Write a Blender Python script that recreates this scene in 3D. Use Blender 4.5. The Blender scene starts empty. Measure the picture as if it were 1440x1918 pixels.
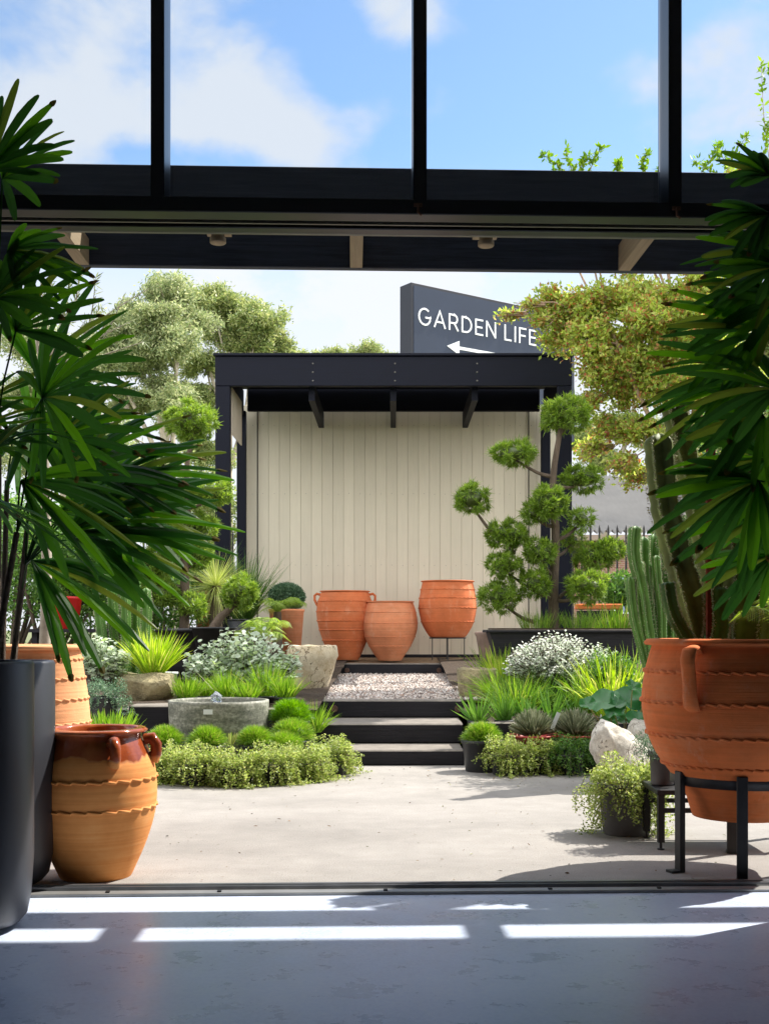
import bpy, math, random
import numpy as np
from mathutils import Vector
PI = math.pi
R = math.radians
sc = bpy.context.scene

# ------------------------------------------------------------------ camera
F, CX, HY, EYE = 2200.0, 737.0, 1180.0, 1.2      # focal length in px of the 1440x1918 photo, vanishing point, eye height
cam = bpy.data.objects.new('camera', bpy.data.cameras.new('camera'))
sc.collection.objects.link(cam); sc.camera = cam
cam.location = (0, 0, EYE); cam.rotation_euler = (R(90), 0, 0)
cam.data.sensor_fit = 'VERTICAL'; cam.data.sensor_height = 36
cam.data.lens = 36 * F / 1918
cam.data.shift_x = (720 - CX) / 1918; cam.data.shift_y = (HY - 959) / 1918
cam.data.clip_start = .05; cam.data.clip_end = 1500

# ------------------------------------------------------------------ world, sun, exposure
SUN_EL, SX, SY = R(49.5), .85, .527                 # the sun stands ahead of the camera, to the right
world = bpy.data.worlds.new('World'); sc.world = world; world.use_nodes = True
wt = world.node_tree; wn = wt.nodes; wl = wt.links
for n_ in list(wn): wn.remove(n_)
def N(tree, typ, **kw):
    n = tree.nodes.new(typ)
    for k, v in kw.items(): setattr(n, k, v)
    return n
wo = N(wt, 'ShaderNodeOutputWorld'); bg = N(wt, 'ShaderNodeBackground')
bg.inputs['Strength'].default_value = .108
sky = N(wt, 'ShaderNodeTexSky', sky_type='NISHITA', sun_disc=False, sun_elevation=SUN_EL, sun_rotation=math.atan2(SX, SY))
sky.altitude = 50; sky.air_density = 1.0; sky.dust_density = 0.6; sky.ozone_density = 1.6
tc = N(wt, 'ShaderNodeTexCoord'); sep = N(wt, 'ShaderNodeSeparateXYZ'); wl.new(tc.outputs['Generated'], sep.inputs[0])
def M(tree, op, a, b=None, c=None):
    n = N(tree, 'ShaderNodeMath', operation=op)
    for i, v in enumerate((a, b, c)):
        if v is None: continue
        if isinstance(v, (int, float)): n.inputs[i].default_value = v
        else: tree.links.new(v, n.inputs[i])
    return n.outputs[0]
nz = N(wt, 'ShaderNodeTexNoise'); nz.inputs['Scale'].default_value = 8; nz.inputs['Detail'].default_value = 10; nz.inputs['Roughness'].default_value = .58
nz.inputs['Distortion'].default_value = .15
mp = N(wt, 'ShaderNodeMapping'); mp.inputs['Scale'].default_value = (1, 1, 1.5); mp.inputs['Location'].default_value = (.3, .1, .2)
wl.new(tc.outputs['Generated'], mp.inputs[0]); wl.new(mp.outputs[0], nz.inputs['Vector'])
blobs = [(-.27, .49, .10, .07, .22), (-.15, .50, .055, .05, .20), (-.29, .43, .09, .035, .20), (-.10, .44, .075, .028, .22), (0.005, .53, .045, .028, .28), (.045, .50, .03, .03, .20), (.195, .465, .05, .028, .26), (.28, .49, .04, .035, .18), (.24, .43, .06, .012, .08), (-.07, .405, .04, .02, .12), (.11, .43, .09, .05, -.14), (-.045, .475, .03, .05, -.20), (-.20, .405, .06, .012, -.16), (.12, .52, .05, .03, -.12)]
acc = None                                         # cloud banks as directions in the sky
for (ax, az, rx, rz, amp) in blobs:
    il = 1 / math.sqrt(ax * ax + az * az + 1); c = (ax * il, il, az * il)
    dx = M(wt, 'DIVIDE', M(wt, 'SUBTRACT', sep.outputs[0], c[0]), rx * il); dz = M(wt, 'DIVIDE', M(wt, 'SUBTRACT', sep.outputs[2], c[2]), rz * il)
    dy = M(wt, 'DIVIDE', M(wt, 'SUBTRACT', sep.outputs[1], c[1]), .3)
    q = M(wt, 'ADD', M(wt, 'ADD', M(wt, 'MULTIPLY', dx, dx), M(wt, 'MULTIPLY', dz, dz)), M(wt, 'MULTIPLY', dy, dy))
    g = M(wt, 'MULTIPLY', M(wt, 'EXPONENT', M(wt, 'MULTIPLY', q, -1.0)), amp)
    acc = g if acc is None else M(wt, 'ADD', acc, g)
hi = N(wt, 'ShaderNodeMapRange', interpolation_type='SMOOTHSTEP'); hi.inputs['From Min'].default_value = .56; hi.inputs['From Max'].default_value = .80; wl.new(sep.outputs[2], hi.inputs['Value'])
bk = N(wt, 'ShaderNodeMapRange', interpolation_type='SMOOTHSTEP'); bk.inputs['From Min'].default_value = .35; bk.inputs['From Max'].default_value = -.05; wl.new(sep.outputs[1], bk.inputs['Value'])
fill_cloud = M(wt, 'MAXIMUM', hi.outputs[0], bk.outputs[0])       # unseen bright cloud overhead and behind, added as fill light
acc = M(wt, 'ADD', acc, M(wt, 'MULTIPLY', fill_cloud, .26))
low = M(wt, 'MULTIPLY', M(wt, 'EXPONENT', M(wt, 'MULTIPLY', M(wt, 'MULTIPLY', sep.outputs[2], sep.outputs[2]), -12.0)), .62)
dens = M(wt, 'ADD', M(wt, 'ADD', nz.outputs['Fac'], acc), low)
mr = N(wt, 'ShaderNodeMapRange', interpolation_type='SMOOTHSTEP'); mr.inputs['From Min'].default_value = .575; mr.inputs['From Max'].default_value = .86; mr.inputs['To Max'].default_value = .95
wl.new(dens, mr.inputs['Value'])
hz = N(wt, 'ShaderNodeMapRange', interpolation_type='SMOOTHSTEP'); hz.inputs['From Min'].default_value = .385; hz.inputs['From Max'].default_value = .235; hz.inputs['To Max'].default_value = .86; wl.new(sep.outputs[2], hz.inputs['Value'])
mx = N(wt, 'ShaderNodeMix', data_type='RGBA'); wl.new(M(wt, 'MAXIMUM', mr.outputs[0], hz.outputs[0]), mx.inputs['Factor']); tn = N(wt, 'ShaderNodeMix', data_type='RGBA', blend_type='MULTIPLY'); tn.inputs['Factor'].default_value = 1; wl.new(sky.outputs[0], tn.inputs['A']); tn.inputs['B'].default_value = (.86, .93, .95, 1); wl.new(tn.outputs['Result'], mx.inputs['A']); cb = N(wt, 'ShaderNodeMix', data_type='RGBA'); wl.new(fill_cloud, cb.inputs['Factor']); cb.inputs['A'].default_value = (3.6, 3.7, 3.95, 1); cb.inputs['B'].default_value = (11.5, 11.3, 11.2, 1); wl.new(cb.outputs['Result'], mx.inputs['B'])
wl.new(mx.outputs['Result'], bg.inputs['Color']); wl.new(bg.outputs[0], wo.inputs[0])
sl = bpy.data.lights.new('sun', 'SUN'); sl.energy = 3.3; sl.angle = R(.5); sl.color = (1, .95, .87)
so = bpy.data.objects.new('sun', sl); sc.collection.objects.link(so)
sdir = Vector((SX * math.cos(SUN_EL), SY * math.cos(SUN_EL), math.sin(SUN_EL)))
so.rotation_euler = (-sdir).to_track_quat('-Z', 'Y').to_euler(); so.location = (5, 5, 30)
vs = sc.view_settings; vs.view_transform = 'Standard'; vs.look = 'None'; vs.gamma = 1; vs.exposure = 1.3
sc.cycles.max_bounces = 8; sc.cycles.transparent_max_bounces = 12; sc.cycles.diffuse_bounces = 5

# ------------------------------------------------------------------ helpers
def S(r, g, b):                                    # sRGB 0-255 to linear
    f = lambda v: (v / 255 / 12.92) if v <= 10 else ((v / 255 + .055) / 1.055) ** 2.4
    return (f(r), f(g), f(b), 1)
def P(px, py, Y): return Vector(((px - CX) * Y / F, Y, EYE - (py - HY) * Y / F))
rng = np.random.default_rng(7)
def nrm(a): return a / np.maximum(np.linalg.norm(a, axis=-1, keepdims=True), 1e-9)

class MB:
    def __init__(s): s.v = []; s.f = []; s.n = 0; s.sm = []; s.mi = []
    def add(s, V, Fc, smooth=False, mi=0):
        V = np.asarray(V, float).reshape(-1, 3)
        s.v.append(V)
        if isinstance(Fc, np.ndarray): s.f.append(Fc + s.n)
        else:
            by = {}
            for f in Fc: by.setdefault(len(f), []).append(f)
            for k in by: s.f.append(np.array(by[k], int) + s.n)
            for _ in range(len(by) - 1): s.sm.append(smooth); s.mi.append(mi)
        s.sm.append(smooth); s.mi.append(mi)
        s.n += len(V); return s
    def box(s, c, d, rz=0, mi=0, bev=0, taper=1.0):
        cx, cy, cz = c; x, y, z = d[0] / 2, d[1] / 2, d[2] / 2
        if bev:
            V = []; ring = []
            b = bev
            pts = [(-x + b, -y), (x - b, -y), (x, -y + b), (x, y - b), (x - b, y), (-x + b, y), (-x, y - b), (-x, -y + b)]
            inn = [(-x + b, -y + b), (x - b, -y + b), (x - b, -y + b), (x - b, y - b), (x - b, y - b), (-x + b, y - b), (-x + b, y - b), (-x + b, -y + b)]
            lev = [(inn, -z), (pts, -z + b), (pts, z - b), (inn, z)]
            for L_, zz in lev: V += [(p[0], p[1], zz) for p in L_]
            Fc = []
            for k in range(3):
                for i in range(8):
                    j = (i + 1) % 8; Fc.append((k * 8 + i, k * 8 + j, k * 8 + 8 + j, k * 8 + 8 + i))
            Fc.append(tuple(range(7, -1, -1))); Fc.append(tuple(range(24, 32)))
        else:
            V = [(sx * x * (taper if sz < 0 else 1), sy * y * (taper if sz < 0 else 1), sz * z) for sz in (-1, 1) for sy in (-1, 1) for sx in (-1, 1)]
            Fc = [(0, 2, 3, 1), (4, 5, 7, 6), (0, 1, 5, 4), (2, 6, 7, 3), (0, 4, 6, 2), (1, 3, 7, 5)]
        V = np.array(V, float); ca, sa = math.cos(rz), math.sin(rz)
        V = np.stack([V[:, 0] * ca - V[:, 1] * sa + cx, V[:, 0] * sa + V[:, 1] * ca + cy, V[:, 2] + cz], 1)
        return s.add(V, Fc, False, mi)
    def tube(s, pts, rad, n=8, mi=0, star=0, starn=5, cap=True, flat=1.0, tw=0):
        pts = np.array([tuple(p) for p in pts], float); m = len(pts)
        rad = np.full(m, rad, float) if np.isscalar(rad) else np.array(rad, float)
        T = nrm(np.gradient(pts, axis=0)); up = np.array([0, 0, 1.]) if abs(T[0][2]) < .9 else np.array([1., 0, 0])
        V = []; a = np.arange(n) / n * 2 * PI
        A = nrm(np.cross(T[0], up))
        for k in range(m):
            A = nrm(A - T[k] * np.dot(A, T[k])); B = np.cross(T[k], A)
            rr = rad[k] * (1 + star * np.cos(starn * (a + tw * k)))
            V.append(pts[k] + (np.cos(a) * rr)[:, None] * A + (np.sin(a) * rr * flat)[:, None] * B)
        V = np.concatenate(V); i = np.arange(n); j = (i + 1) % n
        Fc = np.concatenate([np.stack([k * n + i, k * n + j, (k + 1) * n + j, (k + 1) * n + i], 1) for k in range(m - 1)])
        s.add(V, Fc, True, mi)
        if cap:
            s.add(V[:n][::-1], [tuple(range(n))], False, mi); s.add(V[-n:], [tuple(range(n))], False, mi)
        return s
    def lathe(s, prof, n=48, c=(0, 0, 0), mi=0, rf=None, sx=1, sy=1):
        a = np.arange(n) / n * 2 * PI; V = []
        for k, (r, z) in enumerate(prof):
            rr = r * np.ones(n); zz = z * np.ones(n)
            if rf: rr, zz = rf(k, rr, zz, a)
            V.append(np.stack([np.cos(a) * rr * sx + c[0], np.sin(a) * rr * sy + c[1], zz + c[2]], 1))
        V = np.concatenate(V); i = np.arange(n); j = (i + 1) % n
        Fc = np.concatenate([np.stack([k * n + i, k * n + j, (k + 1) * n + j, (k + 1) * n + i], 1) for k in range(len(prof) - 1)])
        return s.add(V, Fc, True, mi)
    def blob(s, c, r, nu=24, nv=14, amp=.1, fr=3, seed=0, mi=0, smooth=True):
        g = np.random.default_rng(seed); ph = g.uniform(0, 6, (6, 3)); fv = g.normal(0, fr, (6, 3))
        V = []
        for k in range(nv + 1):
            th = PI * k / nv; a = np.arange(nu) / nu * 2 * PI
            V.append(np.stack([np.sin(th) * np.cos(a), np.sin(th) * np.sin(a), np.cos(th) * np.ones(nu)], 1))
        V = np.concatenate(V); d = np.zeros(len(V))
        for q in range(6): d += np.sin(V @ fv[q] + ph[q, 0]) / (1 + q * .4)
        V = V * (1 + amp * d / 2.5)[:, None] * np.array(r) + np.array(tuple(c))
        i = np.arange(nu); j = (i + 1) % nu
        Fc = np.concatenate([np.stack([k * nu + i, (k + 1) * nu + i, (k + 1) * nu + j, k * nu + j], 1) for k in range(nv)])
        return s.add(V, Fc, smooth, mi)
    def strips(s, base, d, L, W, droop=0., prof=((0, .6), (.4, 1), (1, .06)), fold=0., mi=0, side=None, g=rng, smooth=False):
        base = np.atleast_2d(base); n = len(base); d = nrm(np.broadcast_to(d, (n, 3)))
        L = np.broadcast_to(L, (n,)); W = np.broadcast_to(W, (n,)); droop = np.broadcast_to(droop, (n,))
        if side is None:
            side = np.cross(d, g.normal(0, 1, (n, 3)) * .45 + [0, 0, 1.]); 
        side = nrm(np.broadcast_to(side, (n, 3))); N_ = nrm(np.cross(side, d))
        t = np.array([p[0] for p in prof]); w = np.array([p[1] for p in prof]); K = len(t)
        C = base[:, None] + d[:, None] * (L[:, None] * t)[..., None]; C[..., 2] -= (droop * L)[:, None] * t ** 2
        Sd = side[:, None] * (W[:, None] * w / 2)[..., None]
        if fold:
            Mid = C - N_[:, None] * (W[:, None] * w * fold)[..., None]
            V = np.stack([C - Sd, Mid, C + Sd], 2); c = 3
        else: V = np.stack([C - Sd, C + Sd], 2); c = 2
        V = V.reshape(n, -1, 3); q = []
        for k in range(K - 1):
            for m in range(c - 1): q.append((k * c + m, k * c + m + 1, (k + 1) * c + m + 1, (k + 1) * c + m))
        q = np.array(q); Fc = (np.arange(n)[:, None, None] * (K * c) + q[None]).reshape(-1, 4)
        return s.add(V.reshape(-1, 3), Fc, smooth, mi)
    def diam(s, base, d, L, W, g=rng, mi=0, wide=.45):
        n = len(base); d = nrm(d); side = nrm(np.cross(d, g.normal(0, 1, (n, 3)))); L = np.broadcast_to(L, (n,))[:, None]; W = np.broadcast_to(W, (n,))[:, None]
        m = base + d * L * wide
        V = np.stack([base, m + side * W / 2, base + d * L, m - side * W / 2], 1).reshape(-1, 3)
        return s.add(V, np.arange(n * 4).reshape(n, 4), False, mi)
    def build(s, name, mat, parent=None, loc=None):
        me = bpy.data.meshes.new(name); V = np.concatenate(s.v)
        me.vertices.add(len(V)); me.vertices.foreach_set('co', V.ravel())
        tot = sum(f.shape[0] for f in s.f); ln = sum(f.size for f in s.f)
        me.loops.add(ln); me.polygons.add(tot)
        me.loops.foreach_set('vertex_index', np.concatenate([f.ravel() for f in s.f]).astype(np.int32))
        sz = np.concatenate([np.full(f.shape[0], f.shape[1]) for f in s.f]); st = np.concatenate([[0], np.cumsum(sz)[:-1]])
        me.polygons.foreach_set('loop_start', st.astype(np.int32))
        me.polygons.foreach_set('use_smooth', np.concatenate([np.full(f.shape[0], bool(x)) for f, x in zip(s.f, s.sm)]))
        me.polygons.foreach_set('material_index', np.concatenate([np.full(f.shape[0], x) for f, x in zip(s.f, s.mi)]).astype(np.int32))
        for m in (mat if isinstance(mat, (list, tuple)) else [mat]): me.materials.append(m)
        me.update(calc_edges=True); me.validate()
        o = bpy.data.objects.new(name, me); sc.collection.objects.link(o)
        if parent: o.parent = parent
        if loc is not None: o.location = loc
        return o

def tag(o, label, cat, group=None, kind=None):
    o['label'] = label; o['category'] = cat
    if group: o['group'] = group
    if kind: o['kind'] = kind
    return o
def thing(name, label, cat, loc=(0, 0, 0), rz=0, group=None):
    o = bpy.data.objects.new(name, None); sc.collection.objects.link(o); o.location = loc; o.rotation_euler = (0, 0, rz); o.empty_display_size = .1
    return tag(o, label, cat, group)
def struct(name, mb, m):
    o = mb.build(name, m); o['kind'] = 'structure'; return o
def dup(root, loc, label, rz=0, scale=1):
    r = root.copy(); sc.collection.objects.link(r); r.location = loc; r.rotation_euler = (0, 0, rz); r.scale = (scale,) * 3; r['label'] = label
    for ch in list(root.children):
        c = ch.copy(); sc.collection.objects.link(c); c.parent = r
        for g_ in list(ch.children):
            d = g_.copy(); sc.collection.objects.link(d); d.parent = c
    return r

# ------------------------------------------------------------------ materials
def newmat(name):
    m = bpy.data.materials.new(name); m.use_nodes = True; t = m.node_tree
    return m, t, t.nodes['Principled BSDF']
def ramp(t, fac, stops, interp='LINEAR'):
    r = N(t, 'ShaderNodeValToRGB'); r.color_ramp.interpolation = interp
    while len(r.color_ramp.elements) > 1: r.color_ramp.elements.remove(r.color_ramp.elements[0])
    r.color_ramp.elements[0].position = stops[0][0]; r.color_ramp.elements[0].color = stops[0][1]
    for p, c in stops[1:]:
        e = r.color_ramp.elements.new(p); e.color = c
    t.links.new(fac, r.inputs[0]); return r.outputs[0]
def noise(t, scale, detail=4, rough=.55, stretch=None, coord='Object', dist=0):
    n = N(t, 'ShaderNodeTexNoise'); n.inputs['Scale'].default_value = scale; n.inputs['Detail'].default_value = detail; n.inputs['Roughness'].default_value = rough; n.inputs['Distortion'].default_value = dist
    c = N(t, 'ShaderNodeTexCoord').outputs[coord]
    if stretch:
        m = N(t, 'ShaderNodeMapping'); m.inputs['Scale'].default_value = stretch; t.links.new(c, m.inputs[0]); c = m.outputs[0]
    t.links.new(c, n.inputs['Vector']); return n.outputs['Fac']
def bump(t, h, p, strength=.3, dist=.01):
    b = N(t, 'ShaderNodeBump'); b.inputs['Strength'].default_value = strength; b.inputs['Distance'].default_value = dist
    t.links.new(h, b.inputs['Height']); t.links.new(b.outputs[0], p.inputs['Normal'])
def leafmat(name, cols, trans=.35, rough=.45, spec=.4, tv=1.9):
    m, t, p = newmat(name)
    g = N(t, 'ShaderNodeNewGeometry'); f = g.outputs['Random Per Island']
    stops = [(i / max(1, len(cols) - 1), c) for i, c in enumerate(cols)]
    c = ramp(t, f, stops); t.links.new(c, p.inputs['Base Color']); p.inputs['Roughness'].default_value = rough; p.inputs['Specular IOR Level'].default_value = spec
    tr = N(t, 'ShaderNodeBsdfTranslucent'); hs = N(t, 'ShaderNodeHueSaturation'); hs.inputs['Hue'].default_value = .485; hs.inputs['Saturation'].default_value = 1.1; hs.inputs['Value'].default_value = 1.9
    t.links.new(c, hs.inputs['Color']); hs.inputs['Value'].default_value = tv; t.links.new(hs.outputs[0], tr.inputs[0])
    ms = N(t, 'ShaderNodeMixShader'); ms.inputs[0].default_value = trans
    t.links.new(p.outputs[0], ms.inputs[1]); t.links.new(tr.outputs[0], ms.inputs[2]); t.links.new(ms.outputs[0], t.nodes['Material Output'].inputs[0])
    return m
def plain(name, col, rough=.6, var=.25, sc_=6, metal=0, spec=.5, bmp=.15, stretch=None, bd=.004):
    m, t, p = newmat(name); f = noise(t, sc_, 6, .6, stretch)
    d = tuple(v * (1 - var) for v in col[:3]) + (1,); b = tuple(min(1, v * (1 + var)) for v in col[:3]) + (1,)
    t.links.new(ramp(t, f, [(.3, d), (.7, b)]), p.inputs['Base Color']); p.inputs['Roughness'].default_value = rough; p.inputs['Metallic'].default_value = metal; p.inputs['Specular IOR Level'].default_value = spec
    if bmp: bump(t, noise(t, sc_ * 6, 5, .6, stretch), p, bmp, bd)
    return m
def terracotta(name, base, dust=None, z0=0, z1=1, sc_=1.0):
    m, t, p = newmat(name)
    rings = noise(t, 1, 5, .6, (1.2, 1.2, 70 / sc_)); big = noise(t, 3.2, 6, .65); fine = noise(t, 60, 3, .6)
    c1 = tuple(v * .78 for v in base[:3]) + (1,); c2 = tuple(min(1, v * 1.22) for v in base[:3]) + (1,)
    mix = M(t, 'ADD', M(t, 'MULTIPLY', rings, .35), M(t, 'MULTIPLY', big, .65))
    c = ramp(t, mix, [(.32, c1), (.5, base), (.68, c2)])
    if dust:
        mx_ = N(t, 'ShaderNodeMix', data_type='RGBA'); t.links.new(c, mx_.inputs['A']); mx_.inputs['B'].default_value = dust
        f2 = noise(t, 2.1, 8, .7, (1, 1, 2.2)); mr_ = N(t, 'ShaderNodeMapRange'); mr_.inputs['From Min'].default_value = .5; mr_.inputs['From Max'].default_value = .75; mr_.inputs['To Max'].default_value = .55
        t.links.new(f2, mr_.inputs['Value']); t.links.new(mr_.outputs[0], mx_.inputs['Factor']); c = mx_.outputs['Result']
    mb_ = N(t, 'ShaderNodeMix', data_type='RGBA'); t.links.new(c, mb_.inputs['A']); mb_.inputs['B'].default_value = S(226, 190, 164)
    r3 = N(t, 'ShaderNodeMapRange'); r3.inputs['From Min'].default_value = .56; r3.inputs['From Max'].default_value = .8; r3.inputs['To Max'].default_value = .6; t.links.new(noise(t, 2.2, 10, .78, (2.5, 2.5, .9)), r3.inputs['Value']); t.links.new(r3.outputs[0], mb_.inputs['Factor']); c = mb_.outputs['Result']
    md = N(t, 'ShaderNodeMix', data_type='RGBA'); t.links.new(c, md.inputs['A']); md.inputs['B'].default_value = tuple(v * .45 for v in base[:3]) + (1,)
    r4 = N(t, 'ShaderNodeMapRange'); r4.inputs['From Min'].default_value = .60; r4.inputs['From Max'].default_value = .78; r4.inputs['To Max'].default_value = .55; t.links.new(noise(t, 3.1, 9, .75, (4, 4, .7)), r4.inputs['Value']); t.links.new(r4.outputs[0], md.inputs['Factor']); c = md.outputs['Result']
    t.links.new(c, p.inputs['Base Color']); p.inputs['Roughness'].default_value = .82; p.inputs['Specular IOR Level'].default_value = .25
    bump(t, M(t, 'ADD', M(t, 'MULTIPLY', rings, 1.0), M(t, 'MULTIPLY', fine, .25)), p, .5, .006)
    return m

black_paint = plain('black_timber_paint', S(33, 38, 50), .55, .3, 5, bmp=.25, stretch=(1, 1, 1))
def timber(name, col, ax='x', rough=.6, var=.35, wear=None):
    m, t, p = newmat(name); st = {'x': (1.2, 22, 22), 'z': (22, 22, 1.2), 'y': (22, 1.2, 22)}[ax]
    g = noise(t, 2.2, 8, .65, st, dist=.6); b = noise(t, 2.5, 5)
    c = ramp(t, M(t, 'ADD', M(t, 'MULTIPLY', g, .7), M(t, 'MULTIPLY', b, .3)), [(.3, tuple(v * (1 - var) for v in col[:3]) + (1,)), (.7, tuple(v * (1 + var) for v in col[:3]) + (1,))])
    if wear:
        w = noise(t, 9, 8, .75, {'x': (.5, 3, 3), 'z': (3, 3, .5), 'y': (3, .5, 3)}[ax]); mr_ = N(t, 'ShaderNodeMapRange'); mr_.inputs['From Min'].default_value = .68; mr_.inputs['From Max'].default_value = .74; mr_.inputs['To Max'].default_value = .7
        t.links.new(w, mr_.inputs['Value']); q = N(t, 'ShaderNodeMix', data_type='RGBA'); t.links.new(mr_.outputs[0], q.inputs['Factor']); t.links.new(c, q.inputs['A']); q.inputs['B'].default_value = wear; c = q.outputs['Result']
    t.links.new(c, p.inputs['Base Color']); p.inputs['Roughness'].default_value = rough; p.inputs['Specular IOR Level'].default_value = .22; bump(t, g, p, .4, .004); return m
M_beam = timber('pavilion_black_timber', S(7, 12, 28), 'x', .62, .3, S(75, 80, 92))
M_post = timber('pavilion_black_post', S(7, 12, 28), 'z', .62, .3, S(70, 76, 90))
M_awn = timber('awning_black_timber', S(66, 70, 80), 'x', .55, .5, S(96, 98, 104))
M_raft = timber('weathered_rafter', S(150, 135, 112), 'y', .7, .25)
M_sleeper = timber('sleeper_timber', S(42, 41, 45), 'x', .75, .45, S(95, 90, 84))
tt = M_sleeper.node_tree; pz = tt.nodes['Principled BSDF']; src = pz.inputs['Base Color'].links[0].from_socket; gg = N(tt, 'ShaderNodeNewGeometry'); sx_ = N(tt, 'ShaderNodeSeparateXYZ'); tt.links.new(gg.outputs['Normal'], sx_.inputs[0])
mm = N(tt, 'ShaderNodeMix', data_type='RGBA'); tt.links.new(M(tt, 'MULTIPLY', M(tt, 'GREATER_THAN', sx_.outputs[2], .6), M(tt, 'ADD', noise(tt, 7, 7, .7), .2)), mm.inputs['Factor']); tt.links.new(src, mm.inputs['A']); mm.inputs['B'].default_value = S(150, 142, 132); tt.links.new(mm.outputs['Result'], pz.inputs['Base Color'])  # upward faces tinted paler: dust plus a sunlit look painted into the colour
M_cream = timber('cream_board', S(222, 215, 194), 'z', .6, .05)
tt = M_cream.node_tree; pz = tt.nodes['Principled BSDF']; src = pz.inputs['Base Color'].links[0].from_socket; hv = N(tt, 'ShaderNodeHueSaturation'); tt.links.new(src, hv.inputs['Color'])
tt.links.new(M(tt, 'ADD', .95, M(tt, 'MULTIPLY', N(tt, 'ShaderNodeNewGeometry').outputs['Random Per Island'], .08)), hv.inputs['Value']); tt.links.new(hv.outputs[0], pz.inputs['Base Color'])
M_alu = plain('black_aluminium', S(14, 16, 21), .3, .1, 8, spec=.6, bmp=.0)
M_rail = plain('rail_aluminium', S(120, 118, 112), .4, .15, 8, metal=.6, bmp=0)
M_steel = plain('black_steel', S(32, 31, 32), .5, .3, 20, bmp=.3)
M_plast = plain('black_nursery_plastic', S(42, 43, 46), .45, .2, 12, bmp=.05)
M_plast2 = plain('grey_nursery_plastic', S(98, 96, 96), .6, .2, 9, bmp=.1)
M_planter = plain('grey_fibre_planter', S(47, 48, 53), .42, .08, 3, bmp=.08)
M_soil = plain('soil', S(70, 56, 42), .95, .4, 20, bmp=1, bd=.02)
M_stone = plain('weathered_stone', S(214, 204, 184), .85, .3, 7, bmp=1, bd=.02)
def crackstone(name, c1, c2, dark):
    m, t, p = newmat(name); f = M(t, 'ADD', M(t, 'MULTIPLY', noise(t, 5, 8, .7), .7), M(t, 'MULTIPLY', noise(t, 45, 4, .7), .3)); c = ramp(t, f, [(.36, c1), (.62, c2)])
    v = N(t, 'ShaderNodeTexVoronoi', feature='DISTANCE_TO_EDGE'); v.inputs['Scale'].default_value = 9; q = N(t, 'ShaderNodeMapping'); tcx = N(t, 'ShaderNodeTexCoord'); nn2 = N(t, 'ShaderNodeTexNoise'); nn2.inputs['Scale'].default_value = 8; nn2.inputs['Detail'].default_value = 5
    ad = N(t, 'ShaderNodeVectorMath', operation='MULTIPLY_ADD'); ad.inputs[1].default_value = (.25, .25, .25); t.links.new(tcx.outputs['Object'], nn2.inputs['Vector']); t.links.new(nn2.outputs['Color'], ad.inputs[0]); t.links.new(tcx.outputs['Object'], ad.inputs[2]); t.links.new(ad.outputs[0], v.inputs['Vector'])
    mr_ = N(t, 'ShaderNodeMapRange'); mr_.inputs['From Min'].default_value = .008; mr_.inputs['From Max'].default_value = .05; t.links.new(v.outputs['Distance'], mr_.inputs['Value'])
    msk = M(t, 'MULTIPLY', M(t, 'SUBTRACT', 1.0, mr_.outputs[0]), M(t, 'GREATER_THAN', noise(t, 4, 4, .6), .5)); x = N(t, 'ShaderNodeMix', data_type='RGBA'); t.links.new(msk, x.inputs['Factor']); t.links.new(c, x.inputs['A']); x.inputs['B'].default_value = dark
    t.links.new(x.outputs['Result'], p.inputs['Base Color']); p.inputs['Roughness'].default_value = .9; bump(t, f, p, .9, .02); return m
M_crack = crackstone('cracked_pale_stone', S(190, 168, 128), S(234, 222, 196), S(112, 92, 64))
M_boulder = crackstone('pitted_boulder', S(146, 138, 124), S(230, 224, 210), S(104, 94, 80))
M_mossy = plain('mossy_stone', S(158, 146, 112), .9, .5, 6, bmp=1, bd=.03)
M_boltrust = plain('dull_rust', S(92, 66, 54), .8, .35, 18, bmp=.4)
M_rust = plain('rusty_steel', S(140, 62, 38), .8, .35, 18, bmp=.4)
M_tag = plain('white_plastic_tag', S(225, 228, 230), .4, .03, 10, bmp=0)
M_red = plain('red_plastic', S(205, 32, 30), .4, .1, 4, bmp=0)
M_redclay = plain('red_nursery_bowl', S(190, 72, 66), .5, .12, 4, bmp=0)
M_bark = plain('brown_bark', S(100, 86, 72), .9, .35, 14, bmp=1, stretch=(1, 1, .3), bd=.02)
M_palebark = plain('pale_gum_bark', S(168, 158, 142), .85, .35, 6, bmp=.4)
M_myrtlebark = plain('myrtle_bark', S(165, 140, 118), .8, .25, 5, bmp=.4)
M_white = plain('white_paint', S(235, 238, 240), .4, .02, 5, bmp=0)
T_rear = terracotta('rust_terracotta', S(206, 116, 72), S(220, 152, 112))
T_rear2 = terracotta('buff_terracotta', S(214, 138, 98), S(228, 172, 136))
T_big = terracotta('orange_terracotta', S(224, 122, 66), S(230, 158, 112))
T_pale = terracotta('pale_terracotta', S(230, 164, 116), S(238, 190, 148))
T_ochre = terracotta('ochre_terracotta', S(214, 142, 82), S(222, 168, 112))

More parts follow.
